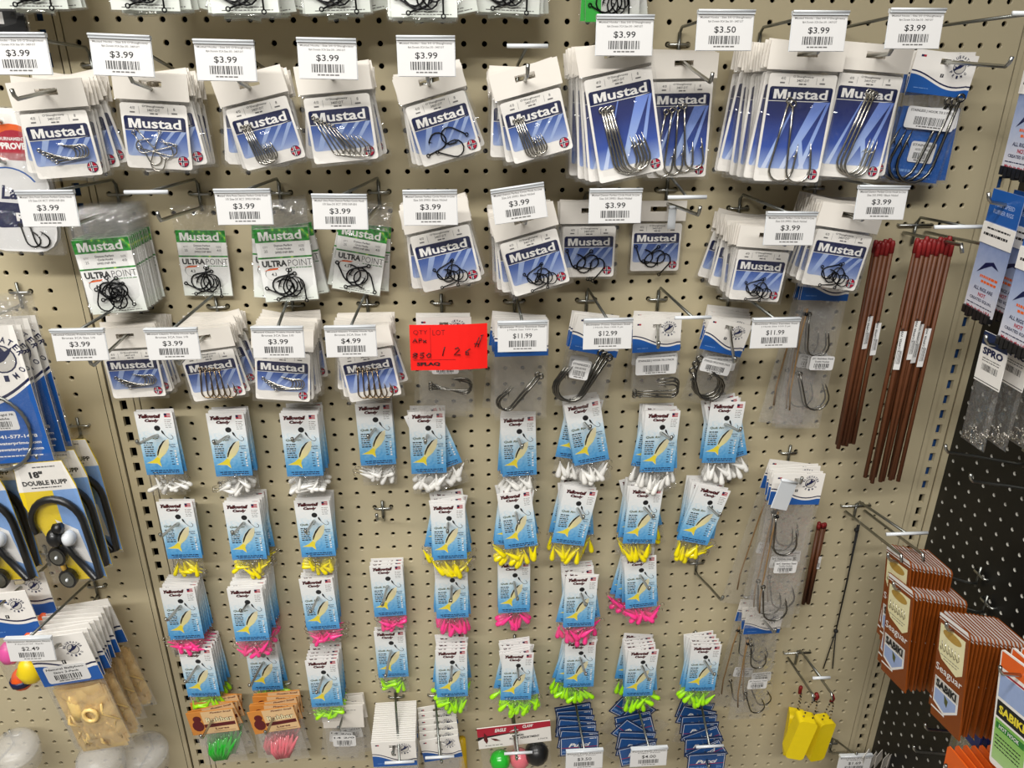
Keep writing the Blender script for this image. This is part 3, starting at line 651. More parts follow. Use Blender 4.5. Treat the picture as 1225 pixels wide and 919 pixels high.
ROW2 = [((520, 255), .11, 12, 9, 'black_circle', ('$3.99', 515, 248, 0), None, 1.09), ((626, 263), .12, 16, 13, 'black_circle', ('$3.99', 621, 243, 8), None, 1.05),
        ((706, 252), .05, 0, 5, 'black_loops', ('$3.99', 736, 246, 0), None, 1.03), ((788, 250), .014, 0, 1, 'black_loops', None, (786, 232), 1.0),
        ((918, 282), .10, -5, 14, 'black_circle', ('$3.99', 945, 273, -1), (888, 250), 1.0), ((1018, 258), .12, -9, 12, 'black_circle', ('$3.99', 1054, 242, -1), (970, 226), 1.08)]
for i, (h, d, t, n, hk, tg, bs, s) in enumerate(ROW2):
    k = ORD[i + 1]
    hang('hook_packet', 'small', h, d, t, n, sp=.0068, s=s, base=bs, hooks=hk, back_hooks=True, jit=5, lab=f'front blue-and-white packet of black circle hooks, {k} after the green cards, {T2}',
         backlab=f'blue-and-white circle hook packet behind the front one, {k} after green cards, {T2}', group=f'circle hook packets, {k} stack', peglab=f'steel peg of the {k} circle hook stack after the green cards',
         tagd=(tg[0], tg[1], tg[2], tg[3], f'over {k} circle hook stack after the green cards', .165, dict(l1='Mustad Demon Perfect Circle Hook In-Line', l2='Size 5/0 39951 Black Nickel')) if tg else None, bar=None if tg else (822, 236, .14), L=.15)
# ------------------------------------------------------------------ third tagged row
ROW3 = [((150, 402), .06, 2, 11, 'silver_flat', ('$3.99', 96, 412, 0), (170, 368), 1.03), ((242, 404), .07, 7, 12, 'bronze_fan', ('$3.99', 207, 411, 0), (258, 368), 1.03),
        ((338, 404), .09, -6, 13, 'silver_flat', ('$3.99', 333, 409, -1), (352, 366), 1.04), ((432, 404), .10, 9, 13, 'bronze_fan', ('$4.99', 420, 408, 0), (438, 365), 1.02)]
for i, (h, d, t, n, hk, tg, bs, s) in enumerate(ROW3):
    k = ORD[i + 1]
    hang('hook_packet', 'small', h, d, t, n, sp=.0062, s=s, base=bs, hooks=hk, jit=6, lab=f'front blue-and-white hook packet, {k} peg from left upright, {T3}',
         backlab=f'blue-and-white hook packet behind the front one, {k} peg from left upright, {T3}', group=f'hook packets on {k} peg of the {T3}', peglab=f'steel peg of the {k} hook stack from left upright, {T3}',
         tagd=(tg[0], tg[1], tg[2], tg[3], f'over {k} hook stack from left upright, {T3}', .165, dict(l1='Mustad Classic Treble Hook 3pk', l2='Bronze 3CA Size 1/0')), L=.15)
HK['bw_small'] = [('j', 'hook_steel', .052, .018, .0011, -.018, -.085 - .003 * k, 70 + 8 * k, 1) for k in range(3)]
HK['bw_big'] = [('j', 'hook_steel', .066, .022, .0016, .020 + .004 * k, -.070 - .002 * k, -38 - k, -1) for k in range(2)]
HK['bw_huge'] = [('j', 'hook_steel', .078, .040, .0022, .010 + .005 * k, -.042 - .001 * k, -12 - 3 * k, -1) for k in range(3)]
HK['bw_flat'] = [('j', 'hook_steel', .060, .020, .0013, -.026, -.104 + .004 * k, 84 + 2 * k, 1) for k in range(3)]
HK['bw_circ'] = [('c', 'hook_steel', .050, .038, .0020, -.004 + .004 * k, -.086 - .002 * k, 4 + 14 * k, 1) for k in range(3)]
GEN['bw1'] = bluewater(.072, .136, .040, (-.004, -.020, .036, .018), None, t1='STAINLESS J HOOK')
GEN['bw0'] = bluewater(.072, .136, .040, (.0, -.062, .036, .014), None, t1='STAINLESS J HOOK')
GEN['bw2'] = bluewater(.066, .125, .040, (-.012, -.066, .026, .026), None, t1='STAINLESS J', t2='HOOK 10/0 3 PACK')
GEN['bw3'] = bluewater(.068, .114, .038, (.0, -.058, .058, .026), None)
GEN['bw4'] = bluewater(.062, .118, .038, (.0, -.058, .044, .020), None, t1='STAINLESS CIRCLE HOOK 2 PACK')
BW3 = [('bw0', (531, 388), .07, 0, 4, 'bw_small', None, (528, 364), 1., 'three small silver hooks'), ('bw1', (624, 392), .075, 0, 5, 'bw_big', ('$11.99', 625, 402, 0), (616, 361), 1.0, 'two long silver hooks'),
       ('bw2', (718, 390), .07, -12, 4, 'bw_huge', ('$12.99', 727, 399, 0), (701, 360), 1.0, 'three heavy silver hooks'), ('bw3', (786, 390), .06, 2, 4, 'bw_flat', None, (786, 357), .98, 'three flat-lying silver hooks'),
       ('bw4', (872, 392), .05, -14, 5, 'bw_circ', ('$11.99', 927, 398, 0), (866, 356), 1.0, 'two round circle hooks')]
for i, (kd, h, d, t, n, hk, tg, bs, s, what) in enumerate(BW3):
    k = ORD[i + 1]
    hang('hook_bag', kd, h, d, t, n, sp=.009, s=s, base=bs, hooks=hk, jit=3, lab=f'front clear bag with blue wave header holding {what}, {T3}', backlab=f'clear wave-header bag behind the bag of {what}, {T3}', group=f'wave-header bags with {what}',
         peglab=f'steel peg carrying the wave-header bags with {what}', tagd=(tg[0], tg[1], tg[2], tg[3], f'in front of the bags with {what}', .16, dict(l1='Bluewater Primo Stainless Steel', l2='J Hook Size 10/0 3 pk')) if tg else None, bar=(829, 380, .14) if i == 3 else None, L=.13)
# red lot tag
def strokes(mb, pl, x, z, s, y, m='ink_black', r=.0005):
    for ln in pl: mb.tube([(x + a * s, y, z + b * s) for a, b in ln], r, m, 4)
p = at(537, 416, .145); o = thing('lot_tag', 'red handwritten quantity and lot tag hanging among the wave-header bags', 'tag', None, p, (RAD(-5), RAD(.5), 0))
m = MB(); n = 8; W2, H2 = .0475, .029
for k in range(n):
    x0, x1 = -W2 + 2 * W2 * k / n, -W2 + 2 * W2 * (k + 1) / n; y0, y1 = [.006 * ((x / W2) ** 2) * (1 if x > 0 else .2) for x in (x0, x1)]
    m.add([(x0, y0, -H2), (x1, y1, -H2 + .0005), (x1, y1, H2), (x0, y0, H2), (x0, y0 + .0004, -H2), (x1, y1 + .0004, -H2), (x1, y1 + .0004, H2), (x0, y0 + .0004, H2)], [(0, 1, 2, 3), (7, 6, 5, 4)], 'tag_red')
link('card', m.build('card'), o)
m = MB(); y = -.0003
m.text('QTY', -.0345, .0165, .017, .0062, y, 'ink_maroon', -.015); m.text('LOT', -.012, .0160, .015, .0066, y, 'ink_maroon', -.015)
m.rect(-.0225, -.0222, -.014, .026, y, 'ink_maroon'); m.rect(-.044, .008, -.0155, -.0151, y, 'ink_maroon'); m.text('SFLAQ', -.0255, -.0235, .029, .0052, y, 'ink_black', .05)
link('printed_lines', m.build('printed_lines'), o)
m = MB(); y = -.0008
strokes(m, [[(0, 0), (.5, 1), (1, 0)], [(.25, .45), (.8, .45)], [(1.4, 0), (1.4, 1), (2, .85), (1.95, .55), (1.4, .45)], [(2.3, .6), (3, 0)], [(3, .6), (2.3, 0)]], -.044, .0070, .0055, y)
strokes(m, [[(1, .85), (.4, 1), (.1, .75), (.9, .3), (.5, 0), (.05, .2), (.9, .75), (1, .85)], [(2.3, 1), (1.6, .95), (1.5, .55), (2, .6), (2.2, .3), (1.9, 0), (1.4, .1)], [(3.2, .95), (2.7, .5), (3, .05), (3.5, .3), (3.5, .75), (3.2, .95)]], -.0450, -.0125, .0064, y, r=.0006)
strokes(m, [[(.3, 1.2), (0, 0)], [(1.6, .9), (2, 1.1), (2.2, .8), (1.5, .1), (2.3, .1)], [(3.6, .9), (3, .5), (3, .1), (3.4, .1), (3.3, .45), (3, .35)]], -.008, -.010, .0095, y, r=.0006)
strokes(m, [[(0, 0), (.6, 1.4)], [(.4, 0), (1, 1.6)], [(-.1, .5), (.5, .4)], [(.8, 1.6), (1.2, 1.7)]], .032, .0, .009, .0015)
link('handwriting', m.build('handwriting'), o)

# blank swing-up tag flaps left on two pegs
def flap(px, d, w, h, tilt, yaw, lab):
    o = thing('tag_flap', lab, 'tag holder', None, at(px[0], px[1], d), (RAD(-6), -RAD(tilt), RAD(yaw)))
    m = MB(); m.box(-w / 2, w / 2, -.0006, .0006, -h, 0, 'tag_clip'); link('plate', m.build('plate'), o)
    m = MB(); m.tube([(-w / 2, 0, .001), (w / 2, 0, .001)], .0022, 'tag_clip', 8); link('clip', m.build('clip'), o)
flap((805, 249), .06, .012, .026, -6, 25, 'narrow grey blank tag flap hanging before a single circle hook packet')
flap((944, 577), .155, .030, .040, -22, 18, 'grey blank tag flap hanging before the biggest leader bag')
# ------------------------------------------------------------------ fish-picture jig cards
CANDY = {
 'white': [((187, 512), .045, 0, 2), ((272, 514), .05, 0, 4), ((359, 514), .06, 0, 6), ((448, 502), .03, 1, 3), ((511, 512), .045, 0, 4), ((620, 516), .04, 2, 3), ((699, 500), .06, 11, 5), ((791, 511), .055, -1, 5), ((868, 500), .05, -2, 4)],
 'yellow': [((212, 618), .045, 0, 2), ((291, 619), .055, 0, 6), ((375, 616), .05, 1, 5), None, ((536, 620), .06, 1, 6), ((617, 606), .05, 7, 5), ((691, 602), .055, -10, 5), ((771, 601), .055, -3, 6), ((848, 601), .06, -15, 6)],
 'pink': [((215, 719), .055, 0, 7), ((295, 720), .08, 0, 12), ((380, 708), .05, 2, 5), ((463, 692), .03, 1, 3), ((540, 694), .045, 0, 4), ((615, 688), .035, 0, 3), ((695, 705), .06, -1, 6), ((766, 682), .05, 5, 5)],
 'green': [((236, 791), .055, 0, 6), ((314, 784), .03, 0, 4), ((386, 804), .055, 1, 6), ((467, 769), .02, 1, 2), ((540, 792), .06, 0, 6), ((619, 796), .07, -2, 7), ((694, 781), .05, 0, 5), ((768, 792), .06, -2, 6), ((843, 786), .06, -1, 5)],
}
for c, row in CANDY.items():
    for i, e in enumerate(row):
        if e is None: continue
        h, d, t, n = e; k = ORD[i + 1]; fat = 1 if i >= 4 else 0
        hang('jig_card', 'candy', h, d, t, n, sp=.0088 if n < 7 else .0065, s=1.0, hooks=None, jigs=(c, fat), L=.105 if d < .09 else .12, rise=.12, jit=1.8 if i < 4 else 7, lab=f'front blue fish-picture card of {c} jigs, {k} peg column from left upright',
             backlab=f'blue fish-picture card of {c} jigs behind the front one, {k} column from left upright', cat='lure card', group=f'{c} jig cards on {k} column', peglab=f'steel peg holding the {c} jig cards, {k} column from left upright', up=.007)
def bare_peg(basepx, L, rise, label, dx=0.):
    B = at(*basepx); B = Vector((snapx(B.x), 0, snapz(B.z))); return peg(B, B + Vector((dx, -L, rise * L)), 'T', label)
bare_peg((458, 606), .075, .35, 'empty short steel peg between yellow jig cards and pink ones, fourth column')
bare_peg((832, 676), .10, .02, 'empty steel peg below the ninth column yellow jig cards', .01)

# ------------------------------------------------------------------ long leader bags and copper tubes on the right of the tan wall
def longbag(W, T, hh, loops, t1, t2, st):
    d = bluewater(W, T, hh, None, None, 'milky_film')
    k = MB(); sticker(k, st[0], st[1], .034, .021, -.0052, t1, t2, 11); d['barcode_sticker'] = k.build('barcode_sticker')
    k = MB(); k.tube([(-.02, -.001, -hh - .012), (-.022, -.001, -hh - .05), (-.021, -.001, -T + .06), (-.017, -.001, -T + .03)], .0013, 'leader_brown', 6); k.ball((-.02, -.001, -hh - .02), .003, 'hook_black'); d['leader'] = k.build('leader')
    return d
GEN['long1'] = longbag(.066, .235, .040, 1, 'J/C Stainless Steel', 'Double Hookset', (.014, -.130)); GEN['long2'] = longbag(.074, .262, .040, 1, 'Sz/C Stainless Steel', 'Double Hookset', (.006, -.145)); GEN['long3'] = longbag(.062, .225, .034, 1, 'J/C Stainless Steel', 'Double Hookset', (.008, -.140))
HK['long1'] = [('j', 'hook_steel', .062, .030, .0012, -.016, -.062, 8, 1), ('j', 'hook_steel', .062, .034, .0012, -.012, -.150, 20, 1)]
HK['long2'] = [('j', 'hook_steel', .066, .034, .0014, -.022, -.062, 6, 1), ('j', 'hook_steel', .064, .036, .0014, -.020, -.185, 10, 1)]
HK['long3'] = [('j', 'hook_steel', .050, .026, .0012, -.014, -.060, 8, 1), ('j', 'hook_steel', .050, .026, .0012, -.008, -.165, 20, 1)]
hang('leader_bag', 'long1', (992, 325), .06, -2, 5, sp=.011, s=1., base=(984, 312), hooks='long1', back_hooks=True, lab='long clear leader bag with blue wave header left of the copper tubes', backlab='long clear leader bag behind the front one beside copper tubes', cat='leader bag', group='leader bags beside the copper tubes', peglab='steel peg of the leader bags beside copper tubes', L=.10, jit=4)
hang('leader_bag', 'long2', (955, 574), .13, -2, 5, sp=.020, s=1., base=(938, 545), hooks='long2', back_hooks=True, lab='biggest long clear leader bag, front one, below the copper tubes', backlab='long clear leader bag behind the biggest one', cat='leader bag', group='big leader bags', peglab='steel peg of the biggest leader bags', L=.15, jit=3)
hang('leader_bag', 'long3', (914, 738), .06, -1, 3, sp=.016, s=1., hooks='long3', back_hooks=True, lab='long clear leader bag hanging lowest, above the blue float cards', backlab='long clear leader bag behind the lowest-hanging one', cat='leader bag', group='lowest leader bags', peglab='steel peg of the lowest leader bags', L=.10, jit=4)
m = MB(); m.tube([(0, 0, -.010), (0, 0, -.255)], .0030, 'copper', 8); ROD = m.build('tube')
m = MB(); m.tube([(0, 0, -.013), (0, 0, -.002), (0, 0, .001)], [.0034, .0034, .0022], 'red_plastic', 8); RCAP = m.build('cap')
m = MB(); m.box(-.0042, .0042, -.0040, -.0036, -.040, 0, 'tag_white'); m.barcode(-.003, .003, -.034, -.02, -.0041); m.text('COPPER WIRE', 0, -.009, .024, .0030, -.0041, 'ink_black', .02, 0, pi / 2); SLEEVE = m.build('wrap_label')
def rods(px, d, xs, what, length, stick):
    r = random.Random(int(px[0])); c = at(px[0], px[1], d)
    for i, (dx, dy, ds) in enumerate(xs):
        o = thing('copper_tube', f'thin copper-brown leader tube {"with white wrap label" if i in stick else "without a label"}, {ORD[i + 1]} counted in the {what} bundle', 'leader tube', f'copper tubes, {what} bundle', c + Vector((dx, dy, ds)), (RAD(r.uniform(-.6, .6)), RAD(r.uniform(-.8, .8)), r.uniform(-.3, .3)), (1, 1, length))
        link('tube', ROD, o); link('cap', RCAP, o)
        if i in stick: link('wrap_label', SLEEVE, o, (0, 0, stick[i]))
rods((1056, 290), .075, [(-.012 + .0062 * (i % 4), -.012 + .007 * (i // 4), r_) for i, r_ in enumerate([0, .002, .001, .004, .003, .002, .004, .005])], 'smaller', 1.16, {1: -.085, 3: -.095})
rods((1115, 288), .085, [(-.024 + .0061 * (i % 8), -.014 + .0072 * (i // 8), r_) for i, r_ in enumerate([0, .003, .001, .004, .002, .005, .003, .001, .004, .002, .006, .003, .002, .005, .004, .006])], 'larger', 1.38, {0: -.085, 3: -.078, 4: -.080, 6: -.085})
rods((984, 628), .03, [(-.006, 0, 0), (.001, 0, .002), (.006, .004, 0), (-.002, .007, 0)], 'half-hidden', .62, {2: -.1})
def prongs(basepx, dL, rise, label, barlen, dz=0.):
    B = at(*basepx); B = Vector((snapx(B.x), 0, snapz(B.z))); o = thing('double_peg', label, 'peg hook', 'two-prong steel pegs', B)
    m = MB(); m.tube([(-.024, .004, 0), (-.024, -.005, 0), (.024, -.005, 0), (.024, .004, 0)], .0022, 'zinc', 6); m.tube([(0, -.005, .004), (0, -.005, -.026)], .0024, 'dull_zinc', 4); link('bracket', m.build('bracket'), o)
    for sx in (-1, 1):
        m = MB(); e = Vector((sx * .016, -dL, rise * dL)); m.tube([(sx * .016, -.005, -.010), e, e + Vector((0, -.004, .002)), e + Vector((0, -.010, -.008))], .0022, 'zinc', 8); link('prong', m.build('prong'), o)
    m = MB(); e = Vector((.004, -dL * .86, rise * dL + .018 + dz)); m.tube([(0, -.005, .002), (0, -.012, .012), e], .002, 'dull_zinc', 6); link('tag_arm', m.build('tag_arm'), o)
    m = MB(); m.tube([e - Vector((barlen / 2, 0, 0)), e + Vector((barlen / 2, 0, 0))], .0026, 'tag_clip', 8); link('cross_bar', m.build('cross_bar'), o)
    return o
prongs((1020, 609), .16, .12, 'two-prong steel peg with a long cross bar beside the orange packets', .062)
prongs((1090, 270), .13, .02, 'two-prong steel peg from which the larger copper tube bundle hangs', .09)
m = MB(); a, b, c_, e = at(1026, 628, .012), at(1000, 755, .010), at(985, 800, .006), at(996, 800, .006)
m.tube([a, (a + b) / 2 + Vector((.002, 0, 0)), b], .0013, 'cord', 5); m.tube([a + Vector((.003, 0, 0)), b], .0013, 'cord', 5); m.ball(b, .004, 'cord', 8); m.tube([b, c_], .0011, 'cord', 5); m.tube([b, e], .0011, 'cord', 5); m.ball(a - Vector((0, 0, .01)), .004, 'cord', 8)
tag(link('cord_loop', m.build('cord_loop')), 'thin knotted black cord hanging from the two-prong peg', 'cord')
# ------------------------------------------------------------------ yellow foam floats
prongs((955, 785), .10, .03, 'two-prong steel peg holding the yellow foam floats', .030)
def yfloat(px, d, rz, tilt, lab):
    o = thing('foam_float', lab, 'float', 'yellow foam floats', at(px[0], px[1], d), (0, -RAD(tilt), RAD(rz)), 1.12)
    m = MB(); m.prism(rrect(-.014, .014, -.078, 0, .006), -.011, .011, 'foam_yellow'); link('foam_block', m.build('foam_block'), o)
    m = MB()
    for k in range(16):
        q = pi * k / 15; m.ball((.007 * cos(q), -.002, .002 + .034 * sin(q)), .0014, 'bead' if k % 2 else 'hook_black', 6)
    link('bead_chain', m.build('bead_chain'), o)
    m = MB(); m.tube([(0, 0, .034), (.002, 0, .042), (-.002, 0, .048)], .003, 'red_plastic', 6); link('clip', m.build('clip'), o)
yfloat((966, 858), .095, -8, -9, 'yellow foam float block on bead chain, hanging furthest out on its peg'); yfloat((987, 860), .060, 12, -7, 'yellow foam float block nearest the right upright'); yfloat((953, 852), .045, 70, -8, 'yellow foam float turned edge-on behind the other two')

# ------------------------------------------------------------------ bottom row
def cardbag(W, hz0, hz1, hm, T, fn, bag='milky_film', content=None, inset=.002):
    a = MB(); header_slot(a, W, hz0, -hz1, hm, (.010, .006)); fn(a, -.0013)
    s = MB(); s.pillow(-W / 2 + inset, W / 2 - inset, -T, -hz1 + .002, .010, bag, seed=int(W * 1e4), top=.25, crk=.001, nz=10)
    d = {'header': a.build('header'), 'bag': s.build('bag')}
    if content: d.update(content)
    return d
def rub(a, y):
    a.rect(-.0305, -.012, -.027, .0115, y - .0001 + .0001, 'kraft'); a.rect(-.012, .0305, -.027, .0115, y, 'kraft_light')
    a.text('Floating Small', .014, .0065, .028, .0036, y - .0001, 'ink_maroon', .03, .2); a.text('Rubber', .010, -.0075, .036, .0085, y - .0001, 'ink_maroon', .06); a.text('Rubber', .010, -.0073, .0355, .0078, y - .0002, 'ink_cream', .015)
    a.flat([(-.012, -.0165), (.029, -.0155), (.029, -.0095), (-.012, -.0105)], y - .0001, 'ink_maroon'); a.text('Lures', .010, -.0215, .018, .0036, y - .0001, 'ink_maroon', .03)
    a.rect(-.002, .027, -.0245, -.0239, y - .0001, 'ink_maroon'); a.flat(circ(-.020, -.012, .0095, 12, .8), y - .0002, 'ink_maroon'); a.flat(circ(-.019, .0, .0055, 12), y - .0003, 'ink_maroon')
def jelly(m_):
    k = MB(); r = random.Random(3)
    for i in range(14):
        x = -.022 + i * .0028; k.tube([(x * .4 - .005, -.001, -.075), (x * .8, r.uniform(-.003, .002), -.062 + r.uniform(-.004, .004)), (x + .008, 0, -.044 + r.uniform(-.004, .006))], [.0035, .0028, .0012], m_, 5)
    return k.build('rubber_lure')
GEN['rub_g'] = cardbag(.062, .012, .0275, 'kraft', .085, rub, content={'rubber_lure': jelly('jelly_green')}); GEN['rub_p'] = cardbag(.062, .012, .0275, 'kraft', .085, rub, content={'rubber_lure': jelly('jelly_pink')})
hang('rubber_lure_bag', 'rub_g', (253, 858), .075, 6, 5, sp=.010, s=1.22, rise=.1, lab='orange-headed bag with a bright green rubber lure below green jigs', backlab='orange-headed lure bag behind the green rubber lure bag', cat='lure bag', group='orange-headed bags, green lure', peglab='steel peg of the green rubber lure bags', L=.12)
hang('rubber_lure_bag', 'rub_p', (326, 856), .08, 9, 5, sp=.010, s=1.22, rise=.1, lab='orange-headed bag with a pink rubber lure inside', backlab='orange-headed lure bag behind the pink rubber lure bag', cat='lure bag', group='orange-headed bags, pink lure', peglab='steel peg of the pink rubber lure bags', L=.12)
def plain(a, y): a.words(-.02, .02, .004, .001, y, 'ink_grey', random.Random(2))
GEN['plainbag'] = cardbag(.060, .014, .030, 'header', .10, plain, 'milky_film')
k_ = MB(); sticker(k_, .0, -.052, .034, .022, -.0056, '14 2/0', None, 9); GEN['plainbag']['barcode_sticker'] = k_.build('barcode_sticker')
hang('plain_bag', 'plainbag', (410, 852), .04, -1, 4, sp=.009, s=1.15, rise=.1, lab='cloudy bag with plain cream header and barcode, beside pink rubber lure bag', backlab='plain cream-headed cloudy bag behind the barcoded one', cat='bag', group='plain cream-headed bags', peglab='steel peg of the plain cream-headed bags', L=.08)
def bwh(W, zt, zb):
    def f(a, y): pass
    a = MB(); em = wave_header(a, W, zt, -zb, 0); s = MB(); s.pillow(-W / 2, W / 2, -.09, -zb + .002, .006, 'milky_film', seed=5); return {'header': (a.build('header'), em), 'bag': s.build('bag')}
GEN['bwl'] = bwh(.060, .010, .036)
hang('wave_bag', 'bwl', (471, 893), .12, 1, 20, sp=.0056, s=1.18, base=(474, 832), rise=.1, snap=False, lab='front wave-header bag of the fullest stack beside the plain cream bags', backlab='white wave-header bag in the fullest stack beside plain cream bags', cat='leader bag', group='fullest wave-header stack', peglab='steel peg of the fullest low wave-header stack', L=.14, bar=(478, 912, .155), jit=.8)
hang('wave_bag', 'bwl', (526, 888), .09, 8, 6, sp=.014, s=1.08, base=(521, 830), rise=.1, snap=False, lab='tilted wave-header bag beside the yellow stick', backlab='tilted wave-header bag behind the one beside yellow stick', cat='leader bag', group='tilted wave-header bags', peglab='steel peg of the tilted wave-header bags', L=.13, bar=(526, 906, .14), jit=3)
m = MB(); m.tube([at(552, 884, .03), at(556, 940, .03)], .0075, 'yellow_stick', 10); tag(link('yellow_stick', m.build('yellow_stick')), 'yellow round stick standing between wave-header bags and red-striped header', 'stick')
def eagle(a, y):
    a.flat([(-.044, .013), (.044, .013), (.044, .004), (-.044, -.001)][::-1], y, 'ink_red'); a.flat([(-.044, -.001), (-.005, .0015), (-.005, .0), (-.038, -.0035), (-.044, -.007)][::-1], y - .0001, 'ink_black')
    a.text('EAGLE', -.016, .0045, .014, .0056, y - .0002, 'ink_white', .04, .3); a.text('CLAW', .017, .0065, .013, .0050, y - .0002, 'ink_white', .04, .3); a.flat([(-.006, .003), (.006, .0045), (.002, .007)], y - .0002, 'ink_white')
    a.text('SALMON', .004, -.006, .014, .0034, y - .0001, 'ink_black', .04); a.text('FLOAT ASSORTMENT', .012, -.0105, .036, .0034, y - .0001, 'ink_black', .03)
    a.flat([(-.036, .006), (-.033, .001), (-.032, -.008), (-.034, -.0125), (-.037, -.006)], y - .0002, 'ink_maroon'); a.flat([(-.029, -.004), (-.022, -.006), (-.017, -.010), (-.024, -.009)], y - .0002, 'ink_maroon'); a.words(-.036, -.015, -.0165, .001, y - .0001, 'ink_grey', random.Random(3)); a.text('6 PACK', .034, -.0155, .012, .0024, y - .0001, 'ink_black')
GEN['eagle'] = cardbag(.088, .013, .020, 'paper', .075, eagle, 'clear_film')
k_ = MB(); k_.ball((-.020, -.002, -.042), .013, 'jelly_green'); k_.ball((.004, .0, -.045), .013, 'jelly_pink'); GEN['eagle']['float_ball'] = k_.build('float_ball')
k_ = MB(); k_.ball((.025, -.001, -.038), .015, 'rubber_black', 12); GEN['eagle']['dark_float_ball'] = k_.build('dark_float_ball')
hang('float_bag', 'eagle', (615, 876), .07, 4, 1, s=1.42, rise=.1, lab='wide red-and-white header bag with green and dark float balls', cat='float bag', group='red-striped header bag', peglab='steel peg through the red-and-white header', L=.13, bar=(620, 901, .125))
def pucci(a, y):
    a.box(-.0255, .0255, y - .0001, y, -.021, .0105, 'float_blue'); y -= .0002
    for x0, x1, z0, z1 in ((-.025, .025, .0095, .0101), (-.025, .025, -.0206, -.020), (-.025, -.0244, -.0206, .0101), (.0244, .025, -.0206, .0101)): a.rect(x0, x1, z0, z1, y, 'ink_white')
    a.rect(-.0244, .0244, -.0082, -.0072, y, 'ink_red'); a.text('Pucci', .0, -.0065, .030, .0068, y - .0001, 'ink_white', .03, .35); a.text('FISH FLOATS', -.010, -.0165, .026, .0036, y, 'ink_sky', .03); a.text('2½', .018, -.0165, None, .0045, y, 'ink_sky', .02); a.words(.014, .023, .0065, .0012, y, 'ink_white', random.Random(2))
GEN['pucci'] = cardbag(.053, .012, .023, 'navy_card', .060, pucci, 'clear_film', None, .010)
for i, (h, d, t, n, j, bs, tg, br) in enumerate([((693, 888), .11, 2, 9, 5, (685, 836), ('$3.50', 699, 908), None), ((763, 898), .12, 12, 8, 24, (756, 834), ('$4.00', 776, 905), None), ((845, 908), .12, 1, 9, 24, (832, 832), None, (849, 893, .135))]):
    k = ORD[i + 1]
    hang('float_card', 'pucci', h, d, t, n, sp=.0155, s=1.22, base=bs, snap=False, jit=j, lab=f'front navy fish-float header card, {k} float stack after the red-striped header', backlab=f'navy fish-float header card behind the front one, {k} float stack', cat='float card', group=f'navy float cards, {k} stack', peglab=f'steel peg of the {k} navy float card stack',
         tagd=(tg[0], tg[1], tg[2], 0, f'over the {k} navy float card stack', .15, dict(l1='Pucci Fish Floats', l2='Cigar Float')) if tg else None, bar=br, L=.135)
# loose clear bag and paper tickets at the foot of the right upright
p = at(1022, 913, .10); price_tag(p, '$1.69', -2, 'at the foot of the right upright', 'Foam Float', 'Yellow'); B = at(1000, 890); peg(Vector((snapx(B.x), 0, snapz(B.z))), at(1022, 905, .095), 'T', 'steel peg holding the folded paper tickets at the right upright', p + Vector((0, 0, .016)))
for i in range(5):
    m = MB(); m.prism([(-.014, -.03), (.014, -.032), (.011, 0), (-.010, .003)], -.0004, .0004, 'header'); tag(link('folded_ticket', m.build('folded_ticket'), None, at(1036 + i * 8, 901 + (i % 2) * 4, .10 - i * .012) + Vector((0, 0, -.002)), (0, RAD(-28 + i * 7), RAD(35))), f'folded cream paper ticket, {ORD[i + 1]} in the fan at the foot of right upright', 'paper', 'folded paper tickets')

# ================================================================== BLACK WALL
def seaguar():
    W, H = .062, .150; c = MB(); w = W / 2; zt, zb = .012, .012 - H
    c.prism([(-w, zb), (w, zb), (w, zt - .004), (w - .004, zt), (-w, zt)], -.0022, 0, 'sea_orange'); y = -.0023
    c.flat([(-w, zt - .001), (-w + .004, zt), (w - .004, zt), (w, zt - .005), (-w, zt - .005)][::-1], y, 'ink_white')
    c.rect(-w, w, zt - .0085, zt - .007, y, 'ink_white')
    c.flat([(-w + .004, zt - .014), (w - .006, zt - .014), (w - .006, zt - .062), (w - .018, zt - .070), (-w + .012, zt - .062), (-w + .004, zt - .052)][::-1], y, 'ink_cream')
    c.flat(circ(-.001, zt - .023, .0065, 16, 3.0), y - .0001, 'ink_gold')
    for k in range(6): c.tube([(-.020 + k * .007, y - .0006, zt - .036), (-.018 + k * .007, y - .0006, zt - .046), (-.021 + k * .007, y - .0006, zt - .049), (-.023 + k * .007, y - .0006, zt - .045)], .0005, 'hook_silver', 4)
    c.words(-.022, .018, zt - .056, .001, y - .0001, 'ink_grey', random.Random(2)); c.words(-.015, .014, zt - .060, .001, y - .0001, 'ink_grey', random.Random(5))
    c.text('Seaguar', -.001, zt - .084, .055, .0135, y - .0001, 'ink_white', .008)
    c.flat([(-w + .003, zt - .090), (w - .008, zt - .090), (w - .008, zt - .118), (-.004, zt - .136), (-w + .003, zt - .128)][::-1], y, 'ink_white')
    c.rect(-w + .004, w - .009, zt - .105, zt - .091, y - .0001, 'grey_card'); c.text('SABIKI', -.003, zt - .104, .043, .0115, y - .0002, 'ink_black', .06)
    c.flat([(-w + .005, zt - .107), (w - .012, zt - .107), (w - .012, zt - .117), (-.004, zt - .132), (-w + .005, zt - .125)][::-1], y - .0001, 'ink_ray')
    c.flat([(-.006, zt - .107), (.003, zt - .112), (.001, zt - .122), (-.004, zt - .118)][::-1], y - .0002, 'ink_olive'); c.rect(-w, -.002, zb + .012, zb + .0145, y - .0001, 'ink_white')
    return {'printed_envelope': c.build('printed_envelope')}
GEN['sea'] = seaguar()
